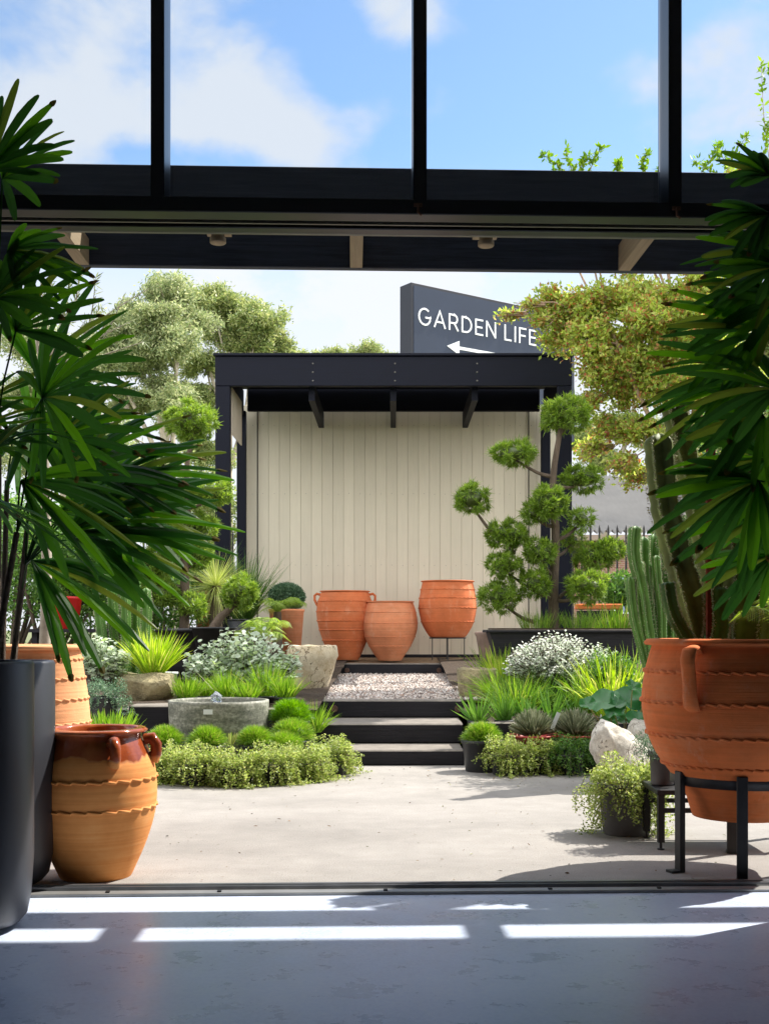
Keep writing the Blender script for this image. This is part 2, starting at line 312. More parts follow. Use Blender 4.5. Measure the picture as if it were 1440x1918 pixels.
def glazed():
    m, t, p = newmat('dripped_honey_glaze'); 
    sepn = N(t, 'ShaderNodeSeparateXYZ'); t.links.new(N(t, 'ShaderNodeTexCoord').outputs['Object'], sepn.inputs[0])
    edge = M(t, 'ADD', sepn.outputs[2], M(t, 'MULTIPLY', M(t, 'SUBTRACT', noise(t, 6, 3, .5, (1, 1, .2)), .5), .16))
    f = N(t, 'ShaderNodeMapRange'); f.inputs['From Min'].default_value = .588; f.inputs['From Max'].default_value = .602; t.links.new(edge, f.inputs['Value']); f = f.outputs[0]
    clay = ramp(t, M(t, 'ADD', M(t, 'MULTIPLY', noise(t, 3, 6, .65), .6), M(t, 'MULTIPLY', noise(t, 1, 5, .6, (1.2, 1.2, 70)), .4)), [(.32, S(206, 126, 60)), (.5, S(228, 150, 78)), (.7, S(238, 174, 108))])
    gl = ramp(t, noise(t, 5, 5, .6, (1, 1, .5)), [(.3, S(120, 52, 28)), (.5, S(164, 82, 44)), (.72, S(204, 122, 74))])
    q = N(t, 'ShaderNodeMix', data_type='RGBA'); t.links.new(f, q.inputs['Factor']); t.links.new(clay, q.inputs['A']); t.links.new(gl, q.inputs['B']); t.links.new(q.outputs['Result'], p.inputs['Base Color'])
    t.links.new(M(t, 'SUBTRACT', .8, M(t, 'MULTIPLY', f, .68)), p.inputs['Roughness']); bump(t, noise(t, 1, 5, .6, (1.2, 1.2, 70)), p, .25, .006)
    return m
M_glaze = glazed()

# leaves
L_palm = leafmat('fan_palm_leaf', [S(16, 38, 20), S(22, 50, 22), S(34, 66, 24), S(44, 80, 26), S(56, 94, 28), S(34, 64, 22), S(26, 54, 20), S(20, 46, 20), S(24, 52, 20), S(28, 56, 22), S(24, 48, 22), S(20, 44, 20), S(30, 60, 24), S(84, 90, 36)], .56, .42, .35, 6.5)
L_tip = leafmat('withered_leaf_tip', [S(96, 96, 44), S(90, 76, 42), S(120, 112, 58)], .3, .6, .2)
L_gum = leafmat('gum_leaf', [S(98, 116, 78), S(126, 142, 96), S(158, 168, 120), S(180, 182, 142)], .32)
L_gum2 = leafmat('gum_leaf_green', [S(92, 114, 70), S(124, 142, 86), S(154, 164, 104), S(172, 174, 128)], .35)
L_myrtle = leafmat('myrtle_leaf', [S(112, 140, 60), S(148, 172, 78), S(178, 196, 104), S(182, 186, 108), S(176, 112, 80), S(120, 140, 62), S(148, 170, 80), S(170, 182, 96)], .5)
L_olive = leafmat('olive_leaf', [S(86, 102, 62), S(130, 142, 104), S(160, 168, 130)], .25)
L_jun = leafmat('juniper_needle', [S(80, 110, 38), S(114, 148, 52), S(146, 172, 72), S(126, 148, 76), S(98, 130, 48)], .38)
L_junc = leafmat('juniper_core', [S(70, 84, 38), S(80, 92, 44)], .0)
L_lime = leafmat('lime_grass', [S(108, 148, 34), S(144, 180, 50), S(176, 200, 74), S(190, 190, 110)], .42)
L_grass = leafmat('bright_grass', [S(74, 116, 34), S(104, 148, 48), S(140, 176, 70), S(90, 132, 40), S(164, 168, 92)], .4)
L_dkgrass = leafmat('deep_grass', [S(56, 92, 40), S(80, 120, 50), S(110, 146, 66)], .35)
L_silver = leafmat('silver_leaf', [S(150, 166, 140), S(186, 198, 178), S(212, 220, 206), S(160, 182, 118)], .3)
L_white = leafmat('white_flower_leaf', [S(140, 158, 130), S(190, 200, 182), S(228, 230, 220), S(236, 236, 228)], .3)
L_trail = leafmat('trailing_leaf', [S(104, 132, 54), S(148, 166, 86), S(184, 194, 126), S(122, 144, 68), S(160, 158, 104)], .4)
L_aloe = leafmat('aloe_leaf', [S(88, 134, 54), S(118, 160, 72)], .2, .35)
L_agave = leafmat('agave_leaf', [S(92, 104, 78), S(126, 134, 106), S(170, 174, 148), S(108, 118, 88)], .05, .5)
L_round = leafmat('glossy_round_leaf', [S(50, 108, 60), S(66, 128, 70), S(84, 142, 74)], .2, .25, .5)
L_dark = leafmat('dark_shrub_leaf', [S(60, 96, 44), S(84, 122, 56), S(116, 150, 72)], .38)
L_ball = leafmat('blue_green_leaf', [S(70, 100, 74), S(96, 124, 96), S(126, 150, 118)], .25)
L_cact = plain('cactus_skin', S(78, 118, 42), .5, .35, 8, bmp=.1)
L_cactold = plain('old_cactus_skin', S(118, 132, 66), .6, .45, 6, bmp=.25)
L_spine = plain('pale_spines', S(205, 200, 168), .6, .1, 10, bmp=0)

# ------------------------------------------------------------------ SETTING: floors, paving, beds
BY = R(2.0)                                       # the shop front is turned two degrees from the pavilion
def concrete(name, c1, c2, c3, rough, fine_sc, bstr, spots=True):
    m, t, p = newmat(name)
    big = noise(t, .55, 8, .6, (1, 2.2, 1), dist=.3); mid = noise(t, 5, 8, .7); fine = noise(t, fine_sc, 4, .7)
    f = M(t, 'ADD', M(t, 'ADD', M(t, 'MULTIPLY', big, .38), M(t, 'MULTIPLY', mid, .27)), M(t, 'MULTIPLY', fine, .35))
    c = ramp(t, f, [(.28, c1), (.5, c2), (.70, c3)])
    if spots:
        s_ = noise(t, 85, 1, .3); r_ = N(t, 'ShaderNodeMapRange'); r_.inputs['From Min'].default_value = .74; r_.inputs['From Max'].default_value = .78; t.links.new(s_, r_.inputs['Value'])
        q = N(t, 'ShaderNodeMix', data_type='RGBA'); t.links.new(r_.outputs[0], q.inputs['Factor']); t.links.new(c, q.inputs['A']); q.inputs['B'].default_value = S(70, 62, 55); c = q.outputs['Result']
    t.links.new(c, p.inputs['Base Color']); rr = N(t, 'ShaderNodeMapRange'); rr.inputs['From Min'].default_value = .3; rr.inputs['From Max'].default_value = .7; rr.inputs['To Min'].default_value = rough - .08; rr.inputs['To Max'].default_value = rough + .1
    t.links.new(mid, rr.inputs['Value']); t.links.new(rr.outputs[0], p.inputs['Roughness']); bump(t, M(t, 'ADD', fine, M(t, 'MULTIPLY', mid, .4)), p, bstr, .004)
    return m
M_in = concrete('polished_concrete', S(164, 178, 202), S(202, 213, 234), S(222, 230, 242), .30, 60, .06, False)
M_pav = concrete('exposed_aggregate_paving', S(112, 108, 103), S(148, 143, 137), S(176, 171, 165), .85, 120, 1.0)
def rot(p): return (p[0] * math.cos(BY) - p[1] * math.sin(BY), p[0] * math.sin(BY) + p[1] * math.cos(BY))
def sheet(pts, z): return MB().add([(x, y, z) for x, y in pts], [tuple(range(len(pts)))])
struct('floor', sheet([rot(p) for p in ((-3.4, -6), (3.4, -6), (3.4, 5.44), (-3.4, 5.44))], .004), M_in)
struct('paving', sheet([rot((-9, 5.30)), rot((9, 5.30)), (12, 12), (-12, 12)], 0), M_pav)
mg = MB(); 
mg.add([(-400, -60, -.05), (400, -60, -.05), (400, 12, -.05), (-400, 12, -.05)], [(0, 1, 2, 3)])
mg.add([(-400, 19.2, .72), (400, 19.2, .72), (400, 700, .72), (-400, 700, .72)], [(0, 1, 2, 3)])
mg.add([(-400, 12, -.05), (400, 12, -.05), (400, 19.2, .72), (-400, 19.2, .72)], [(0, 1, 2, 3)])
struct('ground', mg, plain('distant_ground', S(98, 104, 66), .95, .3, .6, bmp=.5, bd=.05))

def Z(py, Y): return EYE - (py - HY) * Y / F
def X(px, Y): return (px - CX) * Y / F
# garden beds either side of the stair
def bed(name, x0, x1, y0, z0):
    m = MB(); nx, ny = 24, 24; g = np.random.default_rng(int(abs(x0) * 10)); V = []
    for j in range(ny + 1):
        Yv = y0 + (19.4 - y0) * j / ny
        for i in range(nx + 1):
            x = x0 + (x1 - x0) * i / nx; z = z0 + max(0, min(1, (Yv - y0) / 7.5)) * (.74 - z0) + g.uniform(-.02, .02)
            V.append((x, Yv, z))
    V = np.array(V); Fc = [(j * (nx + 1) + i, j * (nx + 1) + i + 1, (j + 1) * (nx + 1) + i + 1, (j + 1) * (nx + 1) + i) for j in range(ny) for i in range(nx)]
    m.add(V, Fc, True)
    return struct(name, m, M_soil)
bed('garden_soil', -9, X(600, 11.3), 10.75, .47)
bed('garden_soil', X(872, 11.3), 9, 10.55, .36)
# sleepers
def sleeper(px0, px1, Y, z0, z1, depth, label, bolts=(), ext=0):
    x0, x1 = X(px0, Y) - ext, X(px1, Y)
    t = thing('timber_step', label, 'step', ((x0 + x1) / 2, Y + depth / 2, z0), 0, 'timber sleeper steps')
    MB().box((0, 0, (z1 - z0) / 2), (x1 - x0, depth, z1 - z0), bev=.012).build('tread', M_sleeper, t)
    for bpx in bolts:
        b = MB(); b.tube([(X(bpx, Y) - (x0 + x1) / 2, -depth / 2 - .014, (z1 - z0) * .5), (X(bpx, Y) - (x0 + x1) / 2, -depth / 2 + .01, (z1 - z0) * .5)], [.034, .04], 14); b.build('bolt', M_boltrust, t)
    return t
zz1, zz2, zz3, zz4 = .137, .322, .4975, .70
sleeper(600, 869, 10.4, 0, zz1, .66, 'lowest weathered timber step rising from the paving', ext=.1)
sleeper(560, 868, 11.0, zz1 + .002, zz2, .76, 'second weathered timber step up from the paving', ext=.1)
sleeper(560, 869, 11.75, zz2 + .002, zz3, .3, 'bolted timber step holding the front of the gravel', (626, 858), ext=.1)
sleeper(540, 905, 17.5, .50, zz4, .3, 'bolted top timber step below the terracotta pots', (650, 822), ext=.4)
# retaining edges of the beds
for (a, b, Yv, zt, lb) in ((-9, X(560, 10.7), 10.6, .49, 'black timber retaining edge behind the concrete water bowl'), (X(880, 10.5), 9, 10.4, .38, 'black timber retaining edge behind the red bowls of agave')):
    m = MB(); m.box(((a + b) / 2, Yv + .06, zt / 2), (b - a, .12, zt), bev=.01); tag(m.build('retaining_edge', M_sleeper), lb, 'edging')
# gravel
gp = MB(); ys = [11.95, 13.0, 14.5, 16.0, 17.55]; V = []
for Yv in ys:
    z = zz3 - .012 + (Yv - 11.95) / 5.6 * .055
    V += [(-2.6, Yv, z), (1.6, Yv, z)]
gp.add(V, [(2 * k, 2 * k + 1, 2 * k + 3, 2 * k + 2) for k in range(4)])
struct('gravel_bed', gp, plain('gravel_base', S(150, 138, 132), .95, .35, 60, bmp=1, bd=.02))
struct('terrace_ground', MB().add([(-2.9, 17.75, .695), (2.9, 17.75, .695), (2.9, 19.6, .80), (-2.9, 19.6, .80)], [(0, 1, 2, 3)]), plain('trodden_earth', S(150, 128, 100), .95, .35, 14, bmp=1, bd=.02))
g = np.random.default_rng(3); n = 13000; Yp = g.uniform(11.98, 17.5, n) ; xp = g.uniform(-1.75, 1.25, n); zp = zz3 - .006 + (Yp - 11.95) / 5.6 * .055
octv = np.array([(1, 0, 0), (0, 1, 0), (-1, 0, 0), (0, -1, 0), (0, 0, .8), (0, 0, -.8)]); octf = np.array([(0, 1, 4), (1, 2, 4), (2, 3, 4), (3, 0, 4), (1, 0, 5), (2, 1, 5), (3, 2, 5), (0, 3, 5)])
a = g.uniform(0, 6.3, n); sz = g.uniform(.009, .023, n)
Vp = octv[None] * sz[:, None, None] * g.uniform(.7, 1.4, (n, 6, 1)); Vr = np.stack([Vp[..., 0] * np.cos(a)[:, None] - Vp[..., 1] * np.sin(a)[:, None], Vp[..., 0] * np.sin(a)[:, None] + Vp[..., 1] * np.cos(a)[:, None], Vp[..., 2]], -1) + np.stack([xp, Yp, zp], 1)[:, None]
peb = MB().add(Vr.reshape(-1, 3), (np.arange(n)[:, None, None] * 6 + octf[None]).reshape(-1, 3))
o = peb.build('gravel', leafmat('gravel_stone', [S(110, 98, 92), S(160, 146, 138), S(196, 186, 176), S(214, 208, 202), S(170, 140, 122)], 0, .8))
tag(o, 'loose pinkish grey gravel between the two bolted sleepers', 'gravel', kind='stuff')

g = np.random.default_rng(91); n = 420; yb = np.where(g.random(n) < .45, g.uniform(9.0, 10.4, n), g.uniform(5.55, 10.3, n)); xb = g.uniform(-2.6, 2.6, n); lt = MB()
lt.strips(np.stack([xb, yb, np.full(n, .006)], 1), np.stack([g.normal(0, 1, n), g.normal(0, 1, n), g.uniform(0, .25, n)], 1), g.uniform(.008, .030, n), g.uniform(.004, .012, n), .1, ((0, .2), (.5, 1), (1, .2)), .15, g=g)
tag(lt.build('leaf_litter', leafmat('dry_leaf', [S(96, 72, 48), S(140, 110, 70), S(60, 50, 38), S(120, 124, 60)], .1)), 'dry fallen leaves and grit scattered over the pale paving', 'leaf litter', kind='stuff')

# ------------------------------------------------------------------ SHOP BUILDING (camera stands inside)
shop = thing('shop_building', 'dark framed shop front with glazed clerestory seen from inside', 'building', (0, 0, 0), BY)
M_inwall = plain('inner_wall_paint', S(128, 132, 138), .8, .05, 2, bmp=0)
M_ceil = plain('ceiling_lining', S(190, 194, 200), .8, .05, 2, bmp=0)
MB().box((0, .32, 5.1), (14, 12.7, .2)).build('roof', M_ceil, shop)
for s_ in (-1, 1):
    MB().box((s_ * 3.5, -.25, 2.5), (.2, 11.6, 4.99)).build('wall', M_inwall, shop)
    MB().box((s_ * 5.4, 5.48, 2.5), (3.58, .18, 4.99)).build('wall', M_inwall, shop)
MB().box((0, -6.05, 2.5), (6.8, .2, 4.99)).build('wall', M_inwall, shop)
for xm in (-2.08, -.888, .31, 1.492, 2.68):
    MB().box((xm, 5.485, 4.08), (.062, .19, 1.82), bev=.004).build('mullion', M_alu, shop)
m = MB(); m.box((0, 5.44, 3.145), (6.8, .10, .07), bev=.004); m.box((0, 5.55, 3.16), (6.8, .12, .045)); m.box((0, 5.645, 3.147), (6.8, .07, .067), bev=.004)
m.build('transom', M_alu, shop)
m = MB(); m.box((0, 5.52, 3.132), (6.8, .014, .018)); m.box((0, 5.57, 3.130), (6.8, .014, .02)); m.box((0, 5.70, 3.128), (6.8, .028, .026), bev=.003)
m.build('track_channel', M_rail, shop)
gm, gt, gp_ = newmat('clear_glass'); gt.nodes.remove(gp_)
fr = N(gt, 'ShaderNodeFresnel'); fr.inputs[0].default_value = 1.5; tr = N(gt, 'ShaderNodeBsdfTransparent'); tr.inputs[0].default_value = (.93, .955, .97, 1); gl_ = N(gt, 'ShaderNodeBsdfGlossy'); gl_.inputs['Roughness'].default_value = .02
ms = N(gt, 'ShaderNodeMixShader'); gt.links.new(fr.outputs[0], ms.inputs[0]); gt.links.new(tr.outputs[0], ms.inputs[1]); gt.links.new(gl_.outputs[0], ms.inputs[2]); gt.links.new(ms.outputs[0], gt.nodes['Material Output'].inputs[0])
for a_, b_ in ((-3.38, -2.12), (-2.04, -.925), (-.85, .272), (.348, 1.455), (1.53, 2.64), (2.72, 3.38)):
    MB().box(((a_ + b_) / 2, 5.53, 4.08), (b_ - a_, .008, 1.80)).build('window_pane', gm, shop)
for xl in (.30, 1.495):
    m = MB(); m.tube([(xl, 5.375, 3.15), (xl, 5.375, 3.115), (xl + .015, 5.37, 3.10)], .006, 6); m.box((xl, 5.382, 3.15), (.04, .008, .016)); m.build('latch', M_boltrust, shop)

awn = thing('awning_frame', 'open black timber awning beam on rafters above the doorway', 'awning', (0, 0, 0), BY)
MB().box((0, 6.325, 3.41), (9, .05, .54), bev=.004).build('fascia_beam', M_awn, awn)
for xr in (-2.87, -1.43, .02, 1.465, 2.9):
    MB().box((xr, 6.01, 3.21), (.066, .575, .14), bev=.003).build('rafter', M_raft, awn)
for xl in (-.66, .66):
    m = MB(); m.lathe([(0, 3.10), (.036, 3.10), (.04, 3.104), (.04, 3.125), (.034, 3.13), (.034, 3.16), (0, 3.16)], 24, (xl, 5.80, 0)); m.box((xl, 5.80, 3.165), (.12, .16, .012)); m.build('downlight', M_raft, awn)
MB().box((0, 5.745, 3.25), (9, .04, .07), bev=.003).build('wall_plate', M_awn, awn)

dt = thing('door_track', 'aluminium sliding door track set in the floor threshold', 'door track', (0, 0, 0), BY)
m = MB(); m.box((0, 5.335, .010), (6.8, .07, .016), bev=.003); m.build('threshold', plain('threshold_aluminium', S(150, 150, 148), .45, .15, 6, metal=.5, bmp=.0), dt)
m = MB(); m.box((0, 5.385, .018), (6.8, .012, .030), bev=.002); m.box((0, 5.425, .018), (6.8, .03, .034), bev=.004); m.build('rail', plain('worn_rail', S(128, 130, 134), .35, .2, 6, metal=.7, bmp=0), dt)
m = MB(); m.box((0, 5.46, .013), (6.8, .035, .02)); m.build('gasket', M_alu, dt)
for xs in (-1.1, -.6, .15, .9, 1.4):
    MB().box((xs, 5.33, .021), (.018, .018, .006)).build('screw', M_steel, dt)

# ------------------------------------------------------------------ PAVILION
pav = thing('pavilion', 'black timber pavilion frame sheltering the terracotta pots', 'pavilion', (0, 16.4, .7))
def pb(c, d, name, mat, bev=.006): MB().box((c[0], c[1] - 16.4, c[2] - .7), d, bev=bev).build(name, mat, pav)
pb((0, 16.45, 4.815), (4.98, .10, .41), 'front_beam', M_beam)
pb((0, 16.52, 5.045), (5.02, .30, .035), 'capping', M_beam, .003)
for s_ in (-1, 1):
    pb((s_ * 2.385, 16.47, 2.65), (.205, .135, 3.915), 'post', M_post)
    pb((s_ * 2.415, 18.70, 2.75), (.145, .12, 3.86), 'post', M_post)
    pb((s_ * 2.42, 17.59, 4.80), (.10, 2.08, .40), 'side_beam', M_beam)
pb((0, 18.70, 4.92), (4.64, .09, .48), 'rear_beam', M_beam)
for xr in (-1.155, -.005, 1.145):
    m = MB(); w = .085; ya, yb = .20, 2.43
    z0, z1 = 3.74, 3.98
    V = [(xr - w / 2, ya, z0), (xr - w / 2, yb, z0), (xr - w / 2, yb, 3.978), (xr - w / 2, ya, 3.978)]
    V += [(x + w, y, z) for x, y, z in V]
    m.add(V, [(0, 1, 2, 3), (7, 6, 5, 4), (0, 4, 5, 1), (1, 5, 6, 2), (2, 6, 7, 3), (3, 7, 4, 0)])
    m.build('rafter', M_post, pav)
pb((0, 17.65, 5.03), (4.9, 1.94, .03), 'roof_deck', M_post, .003)
m = MB()
for k in range(12):
    m.box((-2.30, .55 + k * .09 - .2, 3.62), (.02, .045, .66)); 
m.build('slat_screen', timber('grey_batten', S(176, 166, 150), 'z', .7, .12), pav)
for bx_ in (-1.125, .02, 1.165):
    for zz in (3.98, 4.10, 4.22): MB().blob((bx_, .0, zz), (.012, .008, .012), 8, 6, 0).build('bolt_head', M_rail, pav)

wall = thing('board_wall', 'cream painted vertical board wall behind the terracotta pots', 'wall', (0, 18.9, .74))
m = MB(); x = -2.52; g = np.random.default_rng(5)
while x < 2.5:
    w = .172
    if abs(x - (-2.17)) < .09: w = .17
    m.box((x + w / 2, g.uniform(0, .003), 2.06), (w - .0032, .03, 4.02), bev=.002); x += w
m.build('boards', M_cream, wall)
m = MB()
for xn in np.arange(-2.434, 2.5, .172):
    for zn in (.35, 1.5, 2.65, 3.75): m.box((xn + g.uniform(-.01, .01), -.0165, zn + g.uniform(-.01, .01)), (.008, .004, .008))
m.build('nail_heads', M_rail, wall)
MB().box((0, .035, 2.05), (5.04, .03, 4.0)).build('backing', plain('groove_shadow_paint', S(176, 166, 146), .8, .05, 3, bmp=0), wall)
m = MB(); m.box((X(482, 18.85), -.022, 2.06), (.014, .012, 4.0)); m.box((X(990, 18.85), -.022, 2.06), (.014, .012, 4.0)); m.build('joint_strip', M_steel, wall)
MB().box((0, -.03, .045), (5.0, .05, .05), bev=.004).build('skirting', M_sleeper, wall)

# ------------------------------------------------------------------ SIGN
SA = R(54.5); u = np.array([math.sin(SA), math.cos(SA), 0]); nn = np.array([math.cos(SA), -math.sin(SA), 0])
sign = thing('shop_sign', 'slate blue sign box lettered GARDEN LIFE with a left arrow', 'sign', tuple(P(770, 1180, 24.))[:2] + (.72,), math.atan2(u[1], u[0]))
M_sface = plain('sign_face_paint', S(38, 50, 70), .45, .06, 2, spec=.35, bmp=0)
M_sbox = plain('sign_box_metal', S(22, 26, 38), .5, .1, 4, bmp=0)
ZB = .72
MB().box((2.3, .2, 6.86 - ZB), (4.6, .40, 2.9), bev=.01).build('box', M_sbox, sign)
MB().box((2.3, -.005, 6.86 - ZB), (4.48, .01, 2.78)).build('face', M_sface, sign)
for xp_ in (.8, 3.8): MB().box((xp_, .2, 2.35), (.2, .2, 4.6)).build('post', M_sbox, sign)
def stroke(m, pts, w=.05, y=-.022):
    pts = [Vector((p[0], p[1])) for p in pts]
    V = []
    for i, p in enumerate(pts):
        a = pts[max(0, i - 1)]; b = pts[min(len(pts) - 1, i + 1)]; d1 = (p - a).normalized() if i else (b - p).normalized(); d2 = (b - p).normalized() if i < len(pts) - 1 else d1
        nb = Vector((-(d1 + d2).y, (d1 + d2).x)).normalized(); k = 1 / max(.5, nb.dot(Vector((-d1.y, d1.x))))
        V.append((p + nb * w / 2 * k, p - nb * w / 2 * k))
    vv = []
    for a, b in V:
        vv += [(a.x, y, a.y), (b.x, y, b.y), (a.x, y + .012, a.y), (b.x, y + .012, b.y)]
    f = []
    for i in range(len(V) - 1):
        q = 4 * i; f += [(q, q + 1, q + 5, q + 4), (q, q + 4, q + 6, q + 2), (q + 1, q + 3, q + 7, q + 5)]
    f += [(0, 2, 3, 1), (4 * len(V) - 4, 4 * len(V) - 3, 4 * len(V) - 1, 4 * len(V) - 2)]
    m.add(vv, f)
def arc(cx, cz, rx, rz, a0, a1, n=14): return [(cx + rx * math.cos(R(a0 + (a1 - a0) * i / n)), cz + rz * math.sin(R(a0 + (a1 - a0) * i / n))) for i in range(n + 1)]
GL = {'G': (.92, [arc(.48, .5, .44, .48, 48, 360) + [(.92, .46)], [(.52, .46), (.95, .46)]]),
      'A': (.86, [[(.02, 0), (.44, 1), (.86, 0)], [(.17, .34), (.71, .34)]]),
      'R': (.74, [[(.06, 0), (.06, 1)], [(.06, .95), (.42, .95)] + arc(.42, .70, .25, .25, 90, -90) + [(.06, .45)], [(.42, .45), (.74, 0)]]),
      'D': (.82, [[(.06, 0), (.06, 1)], [(.06, .95), (.32, .95)] + arc(.32, .5, .46, .45, 90, -90) + [(.06, .05)]]),
      'E': (.62, [[(.06, 0), (.06, 1)], [(.06, .95), (.64, .95)], [(.06, .5), (.58, .5)], [(.06, .05), (.64, .05)]]),
      'N': (.82, [[(.06, 0), (.06, 1)], [(.06, .96), (.76, .04)], [(.76, 0), (.76, 1)]]),
      'L': (.58, [[(.06, 1), (.06, 0)], [(.06, .05), (.60, .05)]]), 'I': (.14, [[(.07, 0), (.07, 1)]]),
      'F': (.60, [[(.06, 0), (.06, 1)], [(.06, .95), (.62, .95)], [(.06, .5), (.56, .5)]])}
ch = .345; xx = .17; zb = 7.475 - ZB
text = 'GARDEN LIFE'; tw = sum((GL[c][0] + .24) if c != ' ' else .42 for c in text); hs = 3.33 / (tw * ch)
for c in text:
    if c == ' ': xx += .42 * ch * hs; continue
    wd, st = GL[c]; m = MB()
    for q, p in enumerate(st): stroke(m, [(xx + a * ch * hs * .97, zb + b * ch) for a, b in p], .037, -.022 - .001 * q)
    m.build('letter', M_white, sign); xx += (wd + .24) * ch * hs
m = MB(); za = 7.13 - ZB; stroke(m, [(1.2, za), (3.9, za)], .065, -.021)
V = [(.91, -.024, za), (1.24, -.024, za - .15), (1.24, -.024, za + .15)]; V += [(a, b + .012, c) for a, b, c in V]
m.add(V, [(0, 1, 2), (3, 5, 4), (0, 3, 4, 1), (1, 4, 5, 2), (2, 5, 3, 0)]); m.build('arrow', M_white, sign)

def rock(r, seed, planes=16, nu=96, nv=60, shear=(0, 0)):
    m = MB().blob((0, 0, 0), (1, 1, 1), nu, nv, .12, 2.2, seed); V = m.v[0]; g = np.random.default_rng(seed)
    for k in range(planes):
        d = nrm(g.normal(0, 1, 3)); h = g.uniform(.62, .9); q = V @ d - h; V -= np.where(q > 0, q * .93, 0)[:, None] * d
    for f in (6, 13, 27):
        fv = g.normal(0, f, (4, 3)); ph = g.uniform(0, 6, 4); V *= (1 + sum(np.sin(V @ fv[i] + ph[i]) for i in range(4)) * .055 / f ** .9)[:, None]
    V *= np.array(r); V[:, 0] += shear[0] * V[:, 2]; return m
# ------------------------------------------------------------------ POTS
def band(m, r, z, n=120, waves=30, w=.010, amp=.006, c=(0, 0)):
    n = waves * 7; jit = np.random.default_rng(int(z * 1000)).uniform(-.12, .12, waves)
    def rf(k, rr, zz, a):
        f = a / 2 / PI * waves; i = f.astype(int) % waves; f = f - np.floor(f); cr = np.sin(PI * np.clip(f, 0, 1)) ** .7
        return rr + (w * (.75 * cr + jit[i]) if k in (1, 2) else 0), zz + amp * (1.1 - 2.2 * f) * (1 if k in (1, 2) else .8)
    m.lathe([(r - .006, z + w * 1.0), (r + w * .35, z + w * .55), (r + w * .35, z - w * .5), (r - .006, z - w * .9)], n, (c[0], c[1], 0), rf=rf)
def rprof(prof, z):
    for (r0, z0), (r1, z1) in zip(prof, prof[1:]):
        if z0 <= z <= z1 and z1 > z0: return r0 + (r1 - r0) * (z - z0) / (z1 - z0)
    return prof[-1][0]
def smoothprof(keys, n=36):
    k = np.array(keys); t = np.linspace(0, 1, len(k)); tt = np.linspace(0, 1, n)
    out = []
    for x in tt:                                    # Catmull-Rom
        f = x * (len(k) - 1); i = min(int(f), len(k) - 2); s_ = f - i
        p0, p1, p2, p3 = k[max(i - 1, 0)], k[i], k[i + 1], k[min(i + 2, len(k) - 1)]
        out.append(tuple(.5 * ((2 * p1) + (-p0 + p2) * s_ + (2 * p0 - 5 * p1 + 4 * p2 - p3) * s_ ** 2 + (-p0 + 3 * p1 - 3 * p2 + p3) * s_ ** 3)))
    return out
def pot_mesh(keys, lip, wall_=.03, bands=(), waves=30, bw=.010, amp=.006, depth=.3):
    body = smoothprof(keys); m = MB(); r1, z1 = body[-1]
    prof = [(0, 0)] + body + [(r1 + lip, z1 + .004), (r1 + lip + .006, z1 + lip * .5), (r1 + lip * .7, z1 + lip * .95), (r1 - wall_ * .6, z1 + lip), (r1 - wall_, z1 + lip * .4), (r1 - wall_ + .0, z1 - depth * .3), (r1 - wall_ - .02, z1 - depth)]
    m.lathe(prof, 96)
    for bz in bands: band(m, rprof(body, bz), bz, waves=waves, w=bw, amp=amp)
    return m, body
def soil_disc(parent, r, z, name='soil'): return MB().lathe([(0, z + .02), (r * .6, z + .012), (r, z)], 24).build(name, M_soil, parent)

s_ = F / 18.0
def loc(px, py, Y): return tuple(P(px, py, Y))
gz = Z(1236, 18.0)
# rear left, with two ear handles
t = thing('terracotta_urn', 'tall handled terracotta urn leftmost of three before cream wall', 'urn', (X(646, 18.1), 18.1, gz), 0, 'terracotta urns under the pavilion')
m, body = pot_mesh([(.205, 0), (.25, .08), (.335, .28), (.40, .48), (.435, .68), (.425, .86), (.385, .98), (.362, 1.04)], .022, bands=(.30, .46, .60, .74, .90), waves=40, amp=.005)
m.build('body', T_rear, t)
for sg in (-1, 1):
    MB().tube([(sg * .37, -.02, 1.0), (sg * .43, -.02, 1.015), (sg * .465, -.02, .985), (sg * .465, -.02, .92), (sg * .43, -.02, .85), (sg * .405, -.02, .82)], [.022, .021, .02, .02, .021, .024], 10).build('handle', T_rear, t)
t = thing('terracotta_urn', 'small buff terracotta urn standing between the two taller ones', 'urn', (X(730, 17.95), 17.95, Z(1237, 17.95)), 0, 'terracotta urns under the pavilion')
m, body = pot_mesh([(.175, 0), (.215, .06), (.32, .22), (.40, .40), (.425, .56), (.405, .72), (.37, .84), (.352, .885)], .02, bands=(.22, .36, .57, .73), waves=30, amp=.003, bw=.008)
m.build('body', T_rear2, t)
st = thing('plant_stand', 'thin black wire stand under the raised terracotta urn', 'plant stand', (X(838, 18.0), 18.0, Z(1236, 18.0)))
m = MB(); an = [(math.cos(a) * .275, math.sin(a) * .275, .335) for a in np.linspace(0, 2 * PI, 33)]; m.tube(an, .010, 6); m.build('ring', M_steel, st)
for a in (R(-150), R(-92), R(-25), R(90)): MB().tube([(math.cos(a) * .275, math.sin(a) * .275, .34), (math.cos(a) * .275, math.sin(a) * .275, 0)], .008, 6).build('leg', M_steel, st)
t = thing('terracotta_urn', 'round terracotta urn raised on a thin black stand', 'urn', (X(838, 18.0), 18.0, Z(1236, 18.0) + .345), 0, 'terracotta urns under the pavilion')
m, body = pot_mesh([(.26, 0), (.30, .04), (.39, .20), (.435, .38), (.44, .52), (.42, .68), (.395, .80), (.385, .845)], .022, bands=(.24, .45, .60, .73), waves=36, amp=.006)
m.build('body', T_rear, t)

